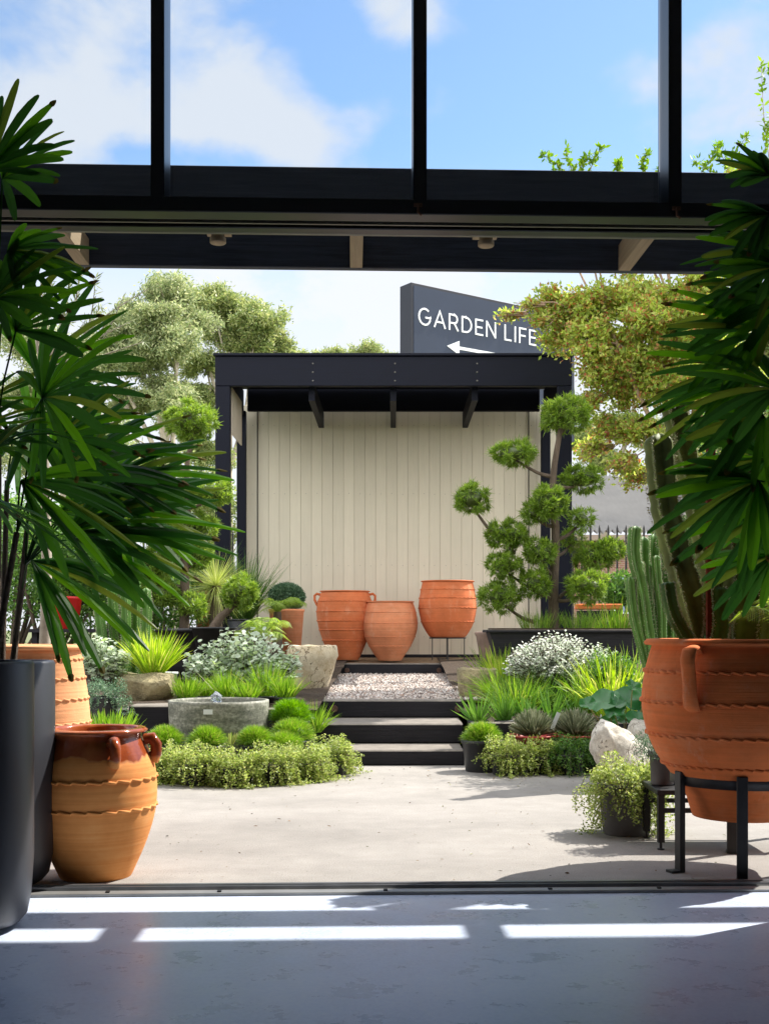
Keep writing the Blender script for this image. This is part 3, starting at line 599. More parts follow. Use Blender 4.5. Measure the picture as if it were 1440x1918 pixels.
# big terracotta pot on a stand, right foreground
CXB, CYB = X(1385, 5.95), 5.95
st = thing('pot_stand', 'heavy black steel ring stand under the big planted pot', 'plant stand', (CXB, CYB, 0.))
rz = .338
m = MB(); m.lathe([(rz, .43), (rz + .008, .43), (rz + .008, .512), (rz, .512), (rz, .43)], 64); m.build('ring', M_steel, st)
for a in (R(-160), R(-105), R(-15), R(80)):
    c, s2 = math.cos(a), math.sin(a); m = MB()
    m.box((c * (rz + .017), s2 * (rz + .024), .25), (.030, .052, .50), rz=a, bev=.003); m.box((c * (rz + .045), s2 * (rz + .045), .006), (.07, .055, .012), rz=a); m.build('leg', M_steel, st)
big = thing('planted_terracotta_pot', 'big orange terracotta pot planted with tall columnar cacti', 'planted pot', (CXB, CYB, .26))
m, body = pot_mesh([(.235, 0), (.25, .045), (.275, .12), (.345, .215), (.425, .33), (.472, .46), (.488, .58), (.478, .70), (.455, .80), (.436, .862)], .035, .04, bands=(.27, .42, .585, .735), waves=52, bw=.010, amp=.005)
m.build('body', T_big, big)
for a in (R(-132), R(-132 + 180)):
    c, s2 = math.cos(a), math.sin(a); m = MB()
    hp = [(.45, .83), (.485, .855), (.53, .845), (.55, .80), (.54, .74), (.53, .68), (.525, .62), (.51, .575), (.488, .56)]
    m.tube([(c * r, s2 * r, z) for r, z in hp], [.03, .036, .038, .038, .036, .036, .038, .042, .036], 18, flat=.42); m.build('handle', T_big, big)
soil_disc(big, .43, .82)
def cactus(m, pts, rad, ribs=5, star=.28, seg=30, sp=None, g=rng, flare=0):
    P_ = smoothprof3(pts, seg); k = len(P_); rr = []
    for i in range(k):
        f = i / (k - 1); e = math.sqrt(max(.02, 1 - max(0, (f - .93) / .07) ** 2)); rr.append(rad * (1 + .05 * math.sin(i * 2.1)) * e * (1 + flare * (1 - f)))
    m.tube(P_, rr, ribs * 6, star=star, starn=ribs)
    if sp is not None:
        T = nrm(np.gradient(np.array(P_), axis=0)); B = []; D = []
        for i in range(1, k - 1):
            up = np.array([0, 0, 1.]) if abs(T[0][2]) < .9 else np.array([1., 0, 0]); A = nrm(np.cross(T[i], up)); A = nrm(A - T[i] * np.dot(A, T[i])); C_ = np.cross(T[i], A)
            for r_ in range(ribs):
                for h_ in (0, .5):
                    a = 2 * PI * r_ / ribs; d = math.cos(a) * A + math.sin(a) * C_; q = np.array(P_[i]) * (1 - h_) + np.array(P_[i + 1]) * h_
                    for w_ in range(3): B.append(q + d * rr[i] * (1 + star)); D.append(d + g.normal(0, .5, 3))
        sp.diam(np.array(B), np.array(D), rad * .34, rad * .075, g, 1)
def smoothprof3(pts, n):
    k = np.array([tuple(p) for p in pts], float); out = []
    for x in np.linspace(0, 1, n):
        f = x * (len(k) - 1); i = min(int(f), len(k) - 2); s2 = f - i
        p0, p1, p2, p3 = k[max(i - 1, 0)], k[i], k[i + 1], k[min(i + 2, len(k) - 1)]
        out.append(.5 * ((2 * p1) + (-p0 + p2) * s2 + (2 * p0 - 5 * p1 + 4 * p2 - p3) * s2 ** 2 + (-p0 + 3 * p1 - 3 * p2 + p3) * s2 ** 3))
    return out
L0 = Vector((CXB, CYB, .26))
for pts, rad, Yc in (([(1318, 1215), (1296, 1130), (1272, 1050), (1250, 965), (1240, 890), (1233, 812)], .062, 6.1), ([(1352, 1215), (1335, 1080), (1308, 950), (1286, 860), (1272, 800), (1262, 756)], .056, 6.25),
                     ([(1388, 1215), (1392, 1100), (1385, 960), (1392, 800), (1388, 700)], .085, 6.15), ([(1336, 1215), (1345, 1170), (1342, 1100)], .05, 6.0), ([(1430, 1215), (1436, 1050), (1440, 860)], .07, 6.1), ([(1300, 1215), (1262, 1150), (1250, 1090)], .030, 5.95)):
    m = MB(); sp = m; cactus(m, [P(a, b, Yc) - L0 for a, b in pts], rad, 5, .30, 40, sp)
    m.build('cactus_stem', [L_cactold if rad > .05 else L_cact, L_spine], big)
tag(MB().box((0, 0, .45), (.045, .02, .9 + .9), rz=.2).build('steel_stake', M_rust, None, (X(1330, 6.0), 6.0, 1.02)), 'rusty steel stake standing upright among the columnar cacti', 'stake')

# glazed jar, left foreground
jar = thing('glazed_jar', 'ochre jar with dripped brown glaze, nearest on the left', 'jar', (X(180, 5.74), 5.74, .0))
m, body = pot_mesh([(.17, 0), (.185, .03), (.245, .17), (.285, .31), (.294, .44), (.280, .55), (.245, .635), (.222, .675), (.220, .70)], .024, .024, bands=(.345, .485), waves=26, bw=.009, amp=.0055)
m.build('body', M_glaze, jar)
for a in (R(-58), R(2), R(122), R(182)):
    c, s2 = math.cos(a), math.sin(a)
    MB().tube([(c * .235, s2 * .235, .665), (c * .272, s2 * .272, .672), (c * .292, s2 * .292, .64), (c * .292, s2 * .292, .60), (c * .272, s2 * .272, .565)], [.026, .028, .027, .026, .030], 12, flat=1.1).build('handle', M_glaze, jar)
# pale terracotta behind it
t = thing('terracotta_urn', 'large pale terracotta pot behind the glazed jar on the left', 'urn', (X(60, 6.9), 6.9, 0))
m, body = pot_mesh([(.20, 0), (.24, .15), (.31, .40), (.335, .60), (.325, .78), (.30, .95), (.282, 1.06), (.275, 1.085)], .03, .03, bands=(.50, .66, .80, .92, 1.03), waves=34, bw=.008, amp=.006)
m.build('body', T_pale, t)
# stone bowl beside the gravel
t = thing('stone_bowl', 'mossy cast stone bowl with chamfered rim by the gravel', 'bowl', (X(585, 13.2), 13.2, .48))
def rfn(k, rr, zz, a): return rr * (1 + .012 * np.sin(5 * a + k) + .006 * np.sin(23 * a + k * 2)), zz + .004 * np.sin(7 * a + k)
m = MB(); m.lathe([(0, 0), (.14, 0), (.15, .02), (.20, .14), (.245, .28), (.275, .39), (.292, .43), (.275, .53), (.262, .548), (.225, .545), (.21, .50), (.15, .40), (0, .38)], 64, rf=rfn)
m.build('body', M_crack, t)
# water bowl
wb = thing('water_bowl', 'round grey concrete water bowl with a bubbling jet', 'water feature', (X(410, 10.3), 10.3, .10))
def rf2(k, rr, zz, a): return rr * (1 + .003 * np.sin(11 * a + k)), zz
ztop = Z(1311, 10.3) - .10
mcon, tcn, pcn = newmat('stained_concrete'); f_ = M(tcn, 'ADD', M(tcn, 'MULTIPLY', noise(tcn, 3, 8, .7, (1, 1, 4)), .6), M(tcn, 'MULTIPLY', noise(tcn, 40, 4, .7), .4))
tcn.links.new(ramp(tcn, f_, [(.38, S(70, 74, 66)), (.5, S(122, 122, 108)), (.62, S(176, 174, 162))]), pcn.inputs['Base Color']); pcn.inputs['Roughness'].default_value = .7; bump(tcn, f_, pcn, .5, .006)
m = MB(); m.lathe([(0, 0), (.30, 0), (.345, .02), (.395, .10), (.425, .22), (.438, ztop - .02), (.436, ztop), (.41, ztop + .002), (.402, ztop - .02), (.39, ztop - .16), (0, ztop - .2)], 96, rf=rf2); m.build('bowl', mcon, wb)
mw, tw_, pw = newmat('dark_water'); pw.inputs['Base Color'].default_value = (.01, .014, .012, 1); pw.inputs['Roughness'].default_value = .05; bump(tw_, noise(tw_, 25, 3), pw, .3, .01)
MB().lathe([(0, ztop - .045), (.398, ztop - .045)], 48).build('water', mw, wb)
mj, tj, pj = newmat('bubbling_water'); pj.inputs['Base Color'].default_value = (.9, .95, 1, 1); pj.inputs['Transmission Weight'].default_value = .8; pj.inputs['Roughness'].default_value = .1
m = MB(); m.blob((-.02, 0, ztop + .02), (.04, .04, .045), 18, 12, .35, 6, 4)
for k in range(18):
    a = rng.uniform(0, 6.3); m.blob((-.02 + .04 * math.cos(a), .04 * math.sin(a), ztop - .02 + rng.uniform(0, .06)), (.009, .009, .011), 8, 6, .2)
m.build('water_jet', mj, wb)
MB().box((-.025, -.437, ztop - .075), (.078, .004, .042)).build('price_tag', M_tag, wb)
# stone trough + lime grass
tr_ = thing('stone_trough', 'rough mossy stone trough planted with a lime grass clump', 'planted trough', (X(275, 11.0), 11.0, .54))
m = MB(); g = np.random.default_rng(2)
m = rock((.34, .24, .24), 8); V = m.v[0]; V[:, 2] += .135; V[:, 2] = np.clip(V[:, 2], 0, .255 + .012 * np.sin(V[:, 0] * 17)); V[:, 0] = np.clip(V[:, 0], -.25, .245); m.build('trough', M_mossy, tr_)
def clump(n, r, L, W, spread, droop, seed, c=(0, 0, 0), lvar=.35, fold=.15, prof=((0, .7), (.3, 1), (.6, .9), (.85, .5), (1, .04)), up=1.0, mb=None):
    g = np.random.default_rng(seed); m = mb or MB(); a = g.uniform(0, 2 * PI, n); q = np.sqrt(g.uniform(0, 1, n))
    base = np.stack([np.cos(a) * q * r, np.sin(a) * q * r, np.zeros(n)], 1) + np.array(c)
    a2 = a + g.normal(0, .5, n); tilt = q * spread * g.uniform(.3, 1.15, n)
    d = np.stack([np.cos(a2) * np.sin(tilt), np.sin(a2) * np.sin(tilt), np.cos(tilt) * up], 1)
    Ls = L * g.uniform(1 - lvar, 1 + lvar * .3, n)
    m.strips(base, d, Ls, W * g.uniform(.7, 1.2, n), droop * g.uniform(.3, 1.3, n), prof, fold, g=g); return m
clump(330, .09, .50, .013, .75, .22, 11, (.06, 0, .24)).build('grass_clump', L_lime, tr_)
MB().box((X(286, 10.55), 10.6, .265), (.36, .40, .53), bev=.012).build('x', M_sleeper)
bpy.data.objects['x'].name = 'display_plinth'; tag(bpy.data.objects['display_plinth'], 'charcoal box plinth left of the concrete water bowl', 'plinth')
t = thing('nursery_pot', 'white plastic pot wedged beside the stone trough', 'pot', (X(318, 11.2), 11.2, .54)); MB().lathe([(0, 0), (.06, 0), (.075, .24), (.082, .24), (.082, .26), (.07, .26), (.065, .2), (0, .2)], 24).build('body', M_tag, t)

# nursery pot mesh
def npot(parent, r, h, mat=None, top=None, name='pot'):
    m = MB(); rt = r; rb = r * .80
    m.lathe([(0, 0), (rb, 0), (rb + .004, .01), (rt - .004, h - .03), (rt + .004, h - .03), (rt + .008, h), (rt - .004, h), (rt - .008, h - .03), (0, h - .03)], 36)
    return m.build(name, mat or M_plast, parent)
def potted(name, label, cat, px, py, Y, r, h, group=None, mat=None):
    t = thing(name, label, cat, loc(px, py, Y), 0, group); npot(t, r, h, mat); return t
def mound(t, r, h, z, seed, mat, n=2600, bl=.10, w=.0035):
    g = np.random.default_rng(seed); a = g.uniform(0, 2 * PI, n); ct = g.uniform(0.02, 1, n); st_ = np.sqrt(1 - ct ** 2)
    d = np.stack([np.cos(a) * st_, np.sin(a) * st_, ct], 1); lump = 1 + .06 * np.sin(5 * a + seed) + .05 * np.sin(9 * ct + seed)
    base = d * np.array([r, r, h]) * (.62 * lump)[:, None] + [0, 0, z]
    m = MB(); m.strips(base, d + g.normal(0, .35, (n, 3)) + [0, 0, .45], bl * g.uniform(.6, 1.1, n), w, .25, ((0, 1), (.6, .8), (1, .1)), 0, g=g)
    m.blob((0, 0, z), (r * .66, r * .66, h * .66), 20, 12, .05, 3, seed); return m.build('grass_mound', mat, t)

grp = 'clipped grass mounds round the water bowl'
for k, (px, py, Y, r, ht, lb) in enumerate(((310, 1386, 9.75, .155, .13, 'fine green grass mound nearest the glazed jar'), (388, 1388, 9.7, .155, .14, 'fine green grass mound in front of the middle of the water bowl'),
        (478, 1386, 9.75, .14, .13, 'fine green grass mound before the right end of the water bowl'), (545, 1342, 10.35, .19, .20, 'dark green grass mound highest beside the lowest steps'), (548, 1378, 10.05, .19, .19, 'bright grass mound between the dark mound and trailing plants'), (532, 1394, 9.8, .15, .12, 'small yellowish grass mound just above the trailing plants'))):
    zt = Z(py + 12, Y); t = thing('potted_grass_mound', lb, 'potted grass', (X(px, Y), Y, 0), 0, grp)
    npot(t, min(r * .95, .16), zt + .02); mound(t, r * 1.12, ht * 1.15, zt + .02, 30 + k, L_grass if k not in (3,) else leafmat('mid_grass', [S(70, 118, 26), S(96, 146, 34), S(124, 168, 48)], .4), 3000)
t = thing('potted_grass_mound', 'bright grass dome in a black pot right of the lowest step', 'potted grass', (X(903, 10.0), 10.0, 0)); npot(t, .175, Z(1385, 10.0)); mound(t, .175, .17, Z(1388, 10.0), 51, L_grass, 3600, .10)

# trailing plants
def trailing(t, r, h, seed, n=120, drop=.3, mat=None, leaf=.017, top=900, long=()):
    g = np.random.default_rng(seed); B = []; D = []; tw = MB()
    for k in range(n):
        a = g.uniform(0, 2 * PI); q = np.array([math.cos(a), math.sin(a), 0]); p0 = q * r * g.uniform(.5, .95) + [0, 0, h + .01]; out = g.uniform(.03, .13) + (g.random() < .25) * g.uniform(0, .12); dl = drop * g.uniform(.2, 1.25) * (1 + .35 * math.sin(2 * a + seed)); ns = int(10 + dl / .016)
        pts = []
        for i in range(ns):
            f = i / ns; pts.append(p0 + q * out * (1 - math.exp(-4 * f)) + np.array([0, 0, .06 * math.sin(min(1, f * 4) * PI) - dl * max(0, f - .12) * 1.13]) + g.normal(0, .004, 3))
        pts = np.array(pts); lo = pts[:, 2] < .012; pts[:, :2] += q[:2] * (np.where(lo, .012 - pts[:, 2], 0) * .8)[:, None]; pts[lo, 2] = .012 + g.uniform(0, .012, lo.sum())
        if k % 3 == 0: tw.tube(pts[::4], .0015, 3, cap=False, mi=1)
        for rep in range(2): B.append(pts + g.normal(0, .007, pts.shape)); D.append(g.normal(0, 1, pts.shape) + q * .8)
    a = g.uniform(0, 2 * PI, top); q = np.sqrt(g.uniform(0, 1, top)) * (r + .05); zt = h + .03 + .05 * (1 - (q / (r + .05)) ** 2) + g.uniform(-.02, .05, top) + .045 * np.sin(3 * a + seed) * q / r + .03 * np.sin(5 * a + 2 * seed)
    B.append(np.stack([np.cos(a) * q, np.sin(a) * q, zt], 1)); D.append(g.normal(0, 1, (top, 3)) + [0, 0, .8])
    B = np.concatenate(B); D = np.concatenate(D); m = tw
    m.strips(B, D, leaf * g.uniform(.7, 1.3, len(B)), leaf * .8, 0, ((0, .3), (.5, 1), (1, .2)), 0, g=g)
    return m.build('trailing_foliage', [mat or L_trail, M_bark], t)
grp = 'trailing plants in black pots along the left bed'
for k, (px, Y, r, h, lb) in enumerate(((312, 9.35, .14, .17, 'trailing plant in black pot nearest the glazed jar'), (372, 9.15, .15, .20, 'trailing plant spilling over a black pot second from the jar'), (440, 9.1, .15, .165, 'trailing plant spilling over a black pot before the water bowl'),
        (512, 9.2, .15, .195, 'dense trailing plant in the middle right of the left row'), (575, 9.4, .14, .17, 'trailing plant second from the steps in the left row'), (625, 9.75, .12, .20, 'trailing plant at the foot of the steps, right end of the row'))):
    t = thing('trailing_plant', lb, 'potted plant', (X(px, Y), Y, 0), k * .7, grp); h *= .84; npot(t, r, h); trailing(t, r, h, 60 + k, 150, .19)
clump(20, .02, .10, .016, .5, .1, 70, mb=None).build('succulent_sprig', L_trail, thing('succulent', 'upright pale succulent sprig poking above the trailing plants', 'succulent', (X(432, 9.25), 9.25, .30)))
grp = 'trailing plants in black pots below the agaves'
for k, (px, Y, r, h, lb, mt) in enumerate(((945, 9.75, .12, .17, 'trailing plant beside the black pot of domed grass', None), (1010, 9.85, .12, .15, 'trailing plant spilling below the two red bowls', None), (1065, 9.8, .13, .17, 'darker trailing plant below the right red bowl', L_dark), (1110, 9.95, .13, .19, 'dark trailing plant against the pale boulder', L_dark))):
    t = thing('trailing_plant', lb, 'potted plant', (X(px, Y), Y, 0), k * .9, grp); npot(t, r, h); trailing(t, r, h, 80 + k, 90, .18, mt)
t = thing('trailing_plant', 'trailing plant in grey pot standing on the open paving', 'potted plant', (X(1172, 6.93), 6.93, 0)); npot(t, .165, .30, M_plast2); trailing(t, .165, .30, 90, 190, .26, None, .015, 1500)

# agaves in red bowls
def ball_agave(px, Y, z, r, seed, lb):
    t = thing('agave', lb, 'agave', (X(px, Y), Y, z), 0, 'striped agaves in red bowls'); g = np.random.default_rng(seed); n = 330
    MB().lathe([(0, 0), (r * .55, 0), (r * .80, .055), (r * .98, .085), (r * 1.03, .085), (r * 1.03, .10), (r * .9, .10), (r * .85, .075), (0, .07)], 40).build('bowl', M_redclay, t)
    i = np.arange(n); ct = 1 - i / n * 1.0; a = i * 2.39996; st_ = np.sqrt(1 - ct ** 2); d = np.stack([np.cos(a) * st_, np.sin(a) * st_, ct + .12], 1) + g.normal(0, .05, (n, 3))
    m = MB(); m.strips(np.array([0, 0, .09]) + d * .02, d, r * 1.0 * g.uniform(.9, 1.05, n), .0155, -.10, ((0, .9), (.5, 1), (.85, .8), (1, .1)), .35, g=g);     tip = np.array([0, 0, .09]) + nrm(d) * (r * .97); tip[:, 2] += .08 * r; m.strips(tip, d, .018, .006, 0, ((0, 1), (1, .2)), 0, mi=1, g=g); m.build('rosette', [L_agave, L_spine], t)
    return t
ball_agave(998, 10.1, .20, .205, 1, 'round striped agave in a red bowl, nearest the steps')
ball_agave(1076, 10.12, .20, .205, 2, 'round striped agave in a red bowl, nearer the pale boulder')
for px, Yc, z0 in ((998, 10.15, 0), (1076, 10.2, 0)):
    t = thing('upturned_pot', 'black upturned pot under the %s red agave bowl' % ('left' if px < 1000 else 'right'), 'pot', (X(px, Yc), Yc, 0)); MB().lathe([(.15, 0), (.145, .005), (.115, .19), (0, .19)], 32).build('body', M_plast, t)
def ptag(px, py, Y, h, w, lean, lb):
    t = thing('plant_label', lb, 'plant label', loc(px, py, Y)); m = MB(); m.box((0, 0, h / 2), (w, .003, h)); o = m.build('card', M_tag, t); o.rotation_euler = (0, lean, .25)
ptag(1033, 1366, 10.0, .155, .035, .42, 'white plastic plant label between the two red bowls'); ptag(1122, 1369, 10.0, .14, .012, .12, 'narrow plant label at the right edge of the agaves')

# aloes behind
grp = 'spiky aloes behind the agaves'
for k, (px, py, Y, L_) in enumerate(((895, 1352, 10.8, .24), (945, 1350, 10.85, .24), (985, 1345, 10.85, .23), (1030, 1345, 10.9, .25), (1080, 1345, 10.95, .23))):
    t = thing('aloe', ['spiky aloe beside the upper steps', 'spiky aloe behind the domed grass pot', 'spiky aloe behind the left red bowl', 'spiky aloe directly behind the white label', 'spiky aloe behind the right red bowl'][k], 'aloe', (X(px, Y - .25), Y - .25, .30), 0, grp)
    clump(30, .03, L_ * 1.4, .032, 1.1, .05, 100 + k, (0, 0, .06), fold=.3, prof=((0, 1), (.5, .8), (1, .03))).build('rosette', L_aloe, t); npot(t, .09, .09)
# grasses, left bed and right bed
def grass(px, py, Y, n, r, L, W, spread, droop, seed, mat, lb, group=None, pot=None, name='grass_tuft', cat='grass tuft', base_z=None):
    z = Z(py, Y) if base_z is None else base_z
    t = thing(name, lb, cat, (X(px, Y), Y, z), 0, group); clump(n, r, L, W, spread, droop, seed, (0, 0, (pot[1] - .02) if pot else 0)).build('blades', mat, t)
    if pot: npot(t, *pot)
    return t
grp = 'bright grass tufts behind the water bowl'
for k, (px, L_, lb) in enumerate(((350, .27, 'bright grass tuft behind the left rim of the water bowl'), (385, .22, 'bright grass tuft second from the left behind the water bowl'), (425, .34, 'bright grass tuft behind the bubbling jet'), (465, .22, 'low grass tuft between the two tallest behind the bowl'), (500, .42, 'tallest bright grass tuft behind the right rim of the bowl'), (535, .30, 'bright grass tuft below the silver leaved shrub'))):
    grass(px, 1325, 11.0 + .22 * ((k * 2) % 3), 230, .075, L_ * 1.15, .0075, .75, .35, 110 + k, L_grass, lb, grp, (.10, .12), base_z=.44)
grass(590, 1345, 10.9, 300, .06, .36, .006, .8, .35, 120, L_grass, 'loose grass tuft leaning over the left end of the steps', base_z=.25)
grass(205, 1390, 8.6, 220, .16, .26, .013, .6, .25, 121, L_grass, 'broad bladed grass tuft behind the glazed jar', pot=(.17, .42), base_z=0.)
grass(940, 1330, 12.0, 420, .14, .62, .007, .85, .65, 122, L_grass, 'arching grass tuft beside the gravel on the right', base_z=.45)
grass(965, 1345, 11.3, 380, .16, .56, .006, 1.0, .55, 127, L_grass, 'fine arching grass behind the aloes near the steps', base_z=.40)
grass(1000, 1330, 11.4, 420, .16, .52, .006, .8, .5, 123, L_dkgrass, 'darker fine grass behind the left red bowl', base_z=.42)
grass(1060, 1330, 11.5, 380, .16, .50, .006, .9, .5, 124, L_dkgrass, 'fine grass behind the right red bowl', base_z=.42)
grass(940, 1230, 12.6, 260, .08, .58, .013, .6, .4, 125, L_lime, 'yellow green reed tuft left of the white flowering bush', base_z=.55)
grass(1150, 1290, 10.6, 260, .16, .84, .014, .60, .62, 126, L_lime, 'tall arching reed tuft right of the white flowering bush', base_z=.42)
grass(1195, 1290, 10.9, 260, .16, .84, .013, .65, .6, 129, L_grass, 'tall green reed tuft left of the big pot rim', base_z=.42)
grass(1075, 1290, 12.2, 240, .14, .66, .010, .8, .5, 131, L_lime, 'bent yellow green reeds in front of the right half of the trough', base_z=.5)
grass(985, 1290, 12.4, 200, .14, .62, .009, .8, .5, 132, L_dkgrass, 'dark reeds in front of the left half of the trough', base_z=.5)
grass(1110, 1300, 11.0, 240, .1, .60, .010, .6, .4, 130, L_grass, 'mid height reed tuft below the cloud pruned juniper trough', base_z=.42)
# silver shrubs
def silver(px, py, Y, rx, rz_, n, seed, lb, leaf=.05, mat=None, name='silver_shrub', ry=None):
    t = thing(name, lb, 'shrub', loc(px, py, Y)); g = np.random.default_rng(seed); st_ = MB(); B = []; D = []
    ns = n // 14
    for k in range(ns):
        a = g.uniform(0, 2 * PI); q = math.sqrt(g.uniform(0, 1)); tip = np.array([math.cos(a) * q * rx, math.sin(a) * q * (ry or rx * .6), rz_ * (1 - .45 * q * q) * g.uniform(.55, 1.1)]); b0 = np.array([tip[0] * .3, tip[1] * .3, 0.])
        pts = [b0 * (1 - f) + tip * f + np.array([0, 0, .04 * math.sin(f * PI)]) for f in np.linspace(0, 1, 7)]; st_.tube(pts, .003, 4, cap=False)
        for i in range(14):
            f = .35 + .65 * i / 13; p = b0 * (1 - f) + tip * f + np.array([0, 0, .04 * math.sin(f * PI)]); B.append(p); a2 = i * 1.57 + g.uniform(-.4, .4); D.append([math.cos(a2), math.sin(a2), g.uniform(-.1, .9)])
    B = np.array(B); D = np.array(D, float); m = MB(); m.strips(B, D, leaf * g.uniform(.6, 1.15, len(B)), leaf * .68, .1, ((0, .15), (.25, .8), (.55, 1), (.85, .65), (1, .1)), .08, g=g)
    m.build('foliage', mat or L_silver, t); st_.build('stems', M_bark, t); return t
silver(455, 1315, 12.0, .64, .72, 3800, 5, 'silver round leaved shrub behind the bright grass tufts', .07)
silver(190, 1290, 10.9, .26, .48, 1300, 6, 'silver round leaved shrub left of the lime grass clump', .055)
t = silver(1040, 1300, 11.75, .54, .58, 12000, 7, 'white flowering grey bush below the cloud pruned juniper', .036, L_white, 'flowering_bush', .35)
silver(1125, 1290, 11.6, .26, .44, 900, 17, 'silver leaved shrub between the white bush and the tall reeds', .04)
t = thing('rosemary_pot', 'fine leaved grey green herb in black pots left of the trough', 'potted herb', (X(195, 10.2), 10.2, .45)); npot(t, .12, .17)
trailing(t, .15, .17, 133, 90, .14, L_ball, .014, 1400)
# boulder, farfugium, mossy pot
t = rock((.24, .22, .33), 12, shear=(-.25, 0)).build('boulder', M_boulder, None, (X(1166, 8.9), 8.9, .20)); tag(t, 'pale pitted boulder beside the trailing dark plant', 'boulder')
t2 = rock((.22, .17, .26), 19).build('boulder', M_boulder, None, (X(1203, 9.3), 9.3, .24)); tag(t2, 'smaller tan boulder tucked behind the pale pitted one', 'boulder')
t = MB(); t.lathe([(0, 0), (.16, 0), (.20, .15), (.215, .36), (.20, .38), (.18, .36), (.17, .25), (0, .25)], 40, rf=rfn); tag(t.build('mossy_pot', M_mossy, None, (X(893, 12.4), 12.4, .42)), 'short mossy stone pot at the right edge of the gravel', 'pot')
t = MB(); t.lathe([(0, 0), (.14, 0), (.17, .2), (.215, .46), (.235, .50), (.22, .52), (.19, .5), (.17, .3), (0, .3)], 40, rf=lambda k, rr, zz, a: (rr * (1 + .05 * np.abs(np.sin(9 * a))), zz)); tag(t.build('fluted_pot', plain('aged_clay', S(128, 108, 96), .85, .3, 6, bmp=.6), None, (X(925, 14.6), 14.6, .66)), 'brown fluted pot at the left end of the black trough', 'pot')
t = thing('leopard_plant', 'glossy round leaved plant between boulder and big pot', 'foliage plant', (X(1172, 9.7), 9.7, .25)); g = np.random.default_rng(9)
leaf = MB(); stm = MB()
for k, (px, py, w) in enumerate(((1130, 1312, 62), (1168, 1345, 40), (1172, 1310, 64), (1140, 1350, 40), (1205, 1302, 44), (1195, 1348, 46), (1205, 1330, 40), (1150, 1330, 44), (1190, 1372, 36), (1215, 1360, 34), (1100, 1318, 34), (1215, 1280, 30), (1185, 1285, 30))):
    c = np.array(P(px, py, 9.55 + .25 * g.uniform(0, 1))) - np.array(t.location); rad = w * 9.6 / F / 2; tl = g.uniform(-.5, .3, 2) + [0, -.35]
    na = 22; ring = []
    ax = nrm(np.array([1, g.uniform(-.3, .3), g.uniform(-.25, .25)])); ay = nrm(np.array([g.uniform(-.2, .2), .75, .62])); nn_ = np.cross(ax, ay)
    V = [c - nn_ * .015]
    for i in range(na):
        a = 2 * PI * i / na; rr = rad * (1 + .05 * math.sin(5 * a) + (-.22 if i == 16 else 0)); V.append(c + (ax * math.cos(a) + ay * math.sin(a)) * rr + nn_ * (.012 * math.sin(4 * a + k) + .01))
    leaf.add(np.array(V), [(0, 1 + i, 1 + (i + 1) % na) for i in range(na)], True)
    stm.tube([(g.uniform(-.05, .05), 0, 0), tuple(c * .6 - [0, 0, .05]), tuple(c - nn_ * .016)], .005, 5)
leaf.build('leaves', L_round, t); stm.build('stems', leafmat('leaf_stem', [S(120, 130, 60), S(140, 120, 70)], 0), t)
# low bench, pot on it
bn = thing('metal_bench', 'low black steel bench behind the big pot stand', 'bench', (X(1345, 6.6), 6.6, 0))
MB().box((0, 0, .315), (.66 + .12, .40, .03), bev=.004).build('top', M_steel, bn); MB().box((0, -.19, .215), (.70, .02, .025)).build('crossbar', M_steel, bn); MB().box((0, .19, .215), (.70, .02, .025)).build('crossbar', M_steel, bn)
for sx in (-1, 1):
    for sy in (-1, 1):
        m = MB(); m.box((sx * .365, sy * .18, .17), (.035, .035, .26)); m.tube([(sx * .365, sy * .18, .04), (sx * .365, sy * .18, .0)], .008, 8); m.lathe([(0, 0), (.02, 0), (.02, .006), (0, .008)], 12, (sx * .365, sy * .18, 0)); m.build('leg', M_steel, bn)
t = thing('rosemary_pot', 'grey green herb in a scuffed pot on the low bench', 'potted herb', (X(1240, 6.6), 6.6, .332)); npot(t, .075, .19, M_plast2); g = np.random.default_rng(77); n = 1300; a = g.uniform(0, 6.3, n); q = np.sqrt(g.uniform(0, 1, n)); B = np.stack([np.cos(a) * q * .16, np.sin(a) * q * .14, .18 + g.uniform(-.05, .17, n) * (1 - .5 * q)], 1); m = MB(); m.strips(B, g.normal(0, 1, (n, 3)) + [0, 0, .3], .035, .005, .1, g=g); m.build('foliage', L_ball, t)
t = thing('nursery_pot', 'empty black pot behind the herb on the low bench', 'pot', (X(1268, 6.7), 6.7, .332)); npot(t, .085, .18)

# ------------------------------------------------------------------ cloud pruned junipers
def pad(m, core, c, r, seed, dens=1.0):
    g = np.random.default_rng(seed); c = np.array(tuple(c)); r = np.array(r, float); n = int(1500 * (r[0] * r[2]) / .05 * dens)
    nl = int(max(16, 46 * (r[0] * r[2]) / .06)); i = np.arange(nl); ct = 1 - 2 * (i + .5) / nl; aa = i * 2.39996 + seed; q = np.sqrt(1 - ct ** 2)
    ld = nrm(np.stack([np.cos(aa) * q, np.sin(aa) * q, ct], 1) + g.normal(0, .12, (nl, 3))); lc = c + ld * r * g.uniform(.66, .95, (nl, 1)); lr = g.uniform(.03, .082, nl)
    k = g.integers(0, nl, n); d = nrm(g.normal(0, 1, (n, 3)) + ld[k] * 1.1 + [0, 0, .25]); base = lc[k] + d * lr[k][:, None] * g.uniform(.55, .95, (n, 1))
    for rep in range(6):
        m.strips(base + g.normal(0, .009, (n, 3)), d + g.normal(0, .45, (n, 3)), np.where(g.random(n) < .08, g.uniform(.06, .10, n), g.uniform(.02, .05, n)), .009, 0, ((0, .6), (.5, 1), (1, .2)), 0, g=g)
    core.blob(c, r * .66, 18, 12, .12, 3, seed)
